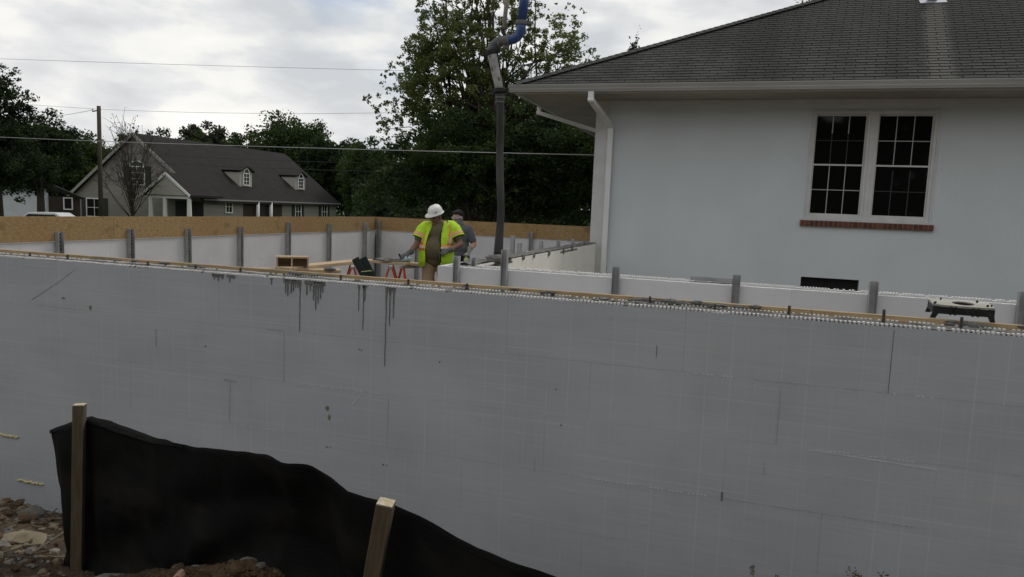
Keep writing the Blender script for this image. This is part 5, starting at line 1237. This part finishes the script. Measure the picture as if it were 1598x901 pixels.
for i in range(31):
    s = ts[-1] * (i / 30 * .21)
    x, y, z = (float(np.interp(s, ts, [q[c] for q in top_pts])) for c in range(3))
    for j in range(6):
        f = j / 5; hgt = .022 * math.sin(math.pi * min(1, i / 30 + .03)) + .004
        V.append((x - .01 * f, y + .006 + hgt * 1.6 * f, z - .012 * (1 - f) + .004 + hgt * .30 * math.sin(f * 2.4) + .006 * noise.noise(Vector((i * .4, f * 3, 1)))))
for i in range(30):
    for j in range(5): a = i * 6 + j; F.append((a, a + 6, a + 7, a + 1))
hem.add(V, F).build('hem', 'fabric', sf, smooth=True)
def stake(x, y, ztop, zbot, lean, rz, label, wdt=.045):
    t = thing('wooden_stake', label, 'stake', (x, y, zbot), 0, 'stakes of the silt fence')
    h = ztop - zbot
    o = MB().box((0, 0, h / 2), (wdt, wdt, h)).build('shaft', 'stake_wood', t, rot=(lean[1], lean[0], rz), bevel=.002)
    MB().box((0, 0, h + .0015), (wdt * .96, wdt * .96, .003)).build('end_grain', 'stake_end', o)
    return t
stake(-2.730, -2.425, -.322, -1.15, (R(1.2), R(-3)), R(32), 'taller weathered stake near the left end of the black fence')
stake(-1.022, -3.03, -.205, -1.0, (R(9), R(2)), R(14), 'pale topped leaning stake in the middle of the black fence', .047)

def rock(name, m, x, y, size, seed, label, cat='stone', group=None, flat=.6, dz=0.0, rz=None, ang=True):
    bm = bmesh.new(); bmesh.ops.create_icosphere(bm, subdivisions=2, radius=.5)
    rg = random.Random(seed); pl_ = [Vector((rg.gauss(0, 1), rg.gauss(0, 1), rg.gauss(0, 1))).normalized() for _ in range(7)]
    for v in bm.verts:
        for p_ in pl_:
            d = v.co.dot(p_) - .34
            if d > 0: v.co -= p_ * d
        v.co *= 1 + .12 * noise.noise(v.co * 4 + Vector((seed, 0, 0)))
        v.co = Vector((v.co.x * size[0], v.co.y * size[1], v.co.z * size[2])) * 1.3
    me = bpy.data.meshes.new(name); bm.to_mesh(me); bm.free(); me.materials.append(M[m])
    o = bpy.data.objects.new(name, me); o.location = (x, y, ground_z(x, y) + size[2] * .25 + dz); o.rotation_euler = (rg.uniform(-.25, .25), rg.uniform(-.25, .25), rg.uniform(0, 6.3) if rz is None else rz)
    link(o); return tag(o, label, cat, group)
rock('flat_stone', 'sandstone', -3.56, -2.02, (.24, .15, .05), 3, 'large flat tan slab of broken stone left of the fence foot', rz=.5)
rock('block_fragment', 'foam_teeth', -5.72, -.33, (.17, .10, .10), 5, 'whitish block fragment against the foot of the foundation wall', 'fragment', rz=.1)
rock('grey_stone', 'stone', -5.0, -.85, (.16, .13, .10), 6, 'grey boulder below the white block fragment, at the fence end')
rock('brick_piece', 'pink_stone', -1.70, -2.93, (.035, .05, .045), 9, 'pinkish brick chip on the soil heap in front of the fence', 'brick piece', dz=.015)
rock('grey_stone', 'stone', -1.62, -2.99, (.05, .05, .04), 10, 'small grey stone just right of the pinkish brick chip', dz=.01)
rock('flat_stone', 'stone', -2.18, -2.74, (.20, .10, .06), 14, 'dark flat stone at the foot of the fence, middle of its left half')
rock('tan_stone', 'sandstone', -2.95, -2.62, (.09, .06, .04), 15, 'tan chip beside the foot of the taller stake')
rr_ = random.Random(4)
for i in range(210):
    y = -.25 - 2.5 * rr_.random() ** .8
    x = rr_.uniform(-6.6 - 1.33 * y, -5.72 - 1.2 * y)
    s = rr_.uniform(.014, .042) * (1 + .6 * (y > -1.2)) * (1 if rr_.random() < .9 else 1.9)
    rock('rubble_stone', rr_.choice(['stone', 'stone', 'sandstone', 'soil', 'brown_stone']), x, y, (s * rr_.uniform(.8, 1.6), s, s * rr_.uniform(.4, .9)), 30 + i, 'small rough stone lying in the rubble left of the black fence', 'stone', 'rubble left of the fence')
for i in range(42):
    x = rr_.uniform(-2.6, -.9); y = rr_.uniform(-3.15, -2.78); s = rr_.uniform(.012, .04)
    rock('soil_clod', rr_.choice(['soil', 'soil', 'stone']), x, y, (s * 1.4, s, s * .8), 130 + i, 'small clod on the dirt in front of the black fence', 'clod', 'clods in front of the fence')
gr = MB(); icos = [(0, 0, .5), (.5, 0, 0), (0, .5, 0), (-.5, 0, 0), (0, -.5, 0), (0, 0, -.3)]; icf = [(0, 1, 2), (0, 2, 3), (0, 3, 4), (0, 4, 1), (5, 2, 1), (5, 3, 2), (5, 4, 3), (5, 1, 4)]
for i in range(7000):
    x, y = rr_.uniform(-6.6, -.6), rr_.uniform(-3.3, -.1); s = rr_.uniform(.005, .02); c_, s_ = math.cos(i), math.sin(i); z = ground_z(x, y)
    gr.add([(x + (a * c_ - b_ * s_) * s * 1.3, y + (a * s_ + b_ * c_) * s, z + q * s * .8) for a, b_, q in icos], icf)
gr.build('gravel', 'stone', kind='stuff')
gr = MB()
for i in range(14000):
    x, y = (rr_.uniform(-6.6, -.6), rr_.uniform(-3.3, -.1)) if i % 2 else (rr_.gauss(-1.75, .45), rr_.gauss(-2.85, .15)); s = rr_.uniform(.005, .026); c_, s_ = math.cos(i), math.sin(i); z = ground_z(x, y)
    gr.add([(x + (a * c_ - b_ * s_) * s * 1.3, y + (a * s_ + b_ * c_) * s, z + q * s * .9) for a, b_, q in icos], icf)
gr.build('soil_crumbs', 'soil', kind='stuff')
for i in range(16):
    y = -.4 - 2.3 * rr_.random(); x = rr_.uniform(-6.5 - 1.33 * y, -5.75 - 1.2 * y); a_ = rr_.uniform(0, 3.1); l_ = rr_.uniform(.05, .16)
    b = MB(); b.bar((x - l_ * math.cos(a_), y - l_ * math.sin(a_), ground_z(x, y) + rr_.uniform(.01, .04)), (x + l_ * math.cos(a_), y + l_ * math.sin(a_), ground_z(x, y) + rr_.uniform(.0, .03)), rr_.uniform(.004, .012), .004)
    tag(b.build('twig', rr_.choice(['weed', 'weed', 'stake_wood'])), 'thin twig or splinter lying among the rubble left of the fence', 'twig', 'twigs in the rubble')
stk = MB(); stk.bar((-3.22, -2.25, ground_z(-3.22, -2.25) + .015), (-2.86, -2.33, -.93), .013, .006); o = stk.build('wood_lath', 'stake_end'); tag(o, 'pale split lath leaning on the rubble by the fence end', 'lath')
# dry weeds against the wall at lower right
def weed(x, y, ztop, seed, label, n=7):
    t = thing('dry_weed', label, 'weed', (x, y, ground_z(x, y)), 0, 'dry weeds at the wall foot'); rg = random.Random(seed); h = ztop - ground_z(x, y)
    st_ = MB(); sd_ = MB()
    for i in range(n):
        dx, hh = rg.uniform(-.075, .075), h * rg.uniform(.93, 1.0)
        tip = Vector((dx * 1.5, rg.uniform(-.03, .03), hh)); st_.tube([(dx * .2, 0, 0), (dx * .5, 0, hh * .6), tip], [.003, .0025, .0012], 4)
        for q in range(9):
            c_ = tip + Vector((rg.gauss(0, .012), rg.gauss(0, .01), -rg.uniform(0, .05)))
            sd_.bar(c_, c_ + Vector((rg.uniform(-.016, .016), 0, rg.uniform(-.004, .014))), .005, .004)
    st_.build('stem', 'weed', t); sd_.build('seed_head', 'weed', t, kind='stuff')
weed(.30, -.2, -1.55, 1, 'dry weed against the wall foot, the left one of two at lower right', 4); weed(.83, -.2, -1.44, 2, 'dry weed against the wall foot, the right one of two at lower right', 7)
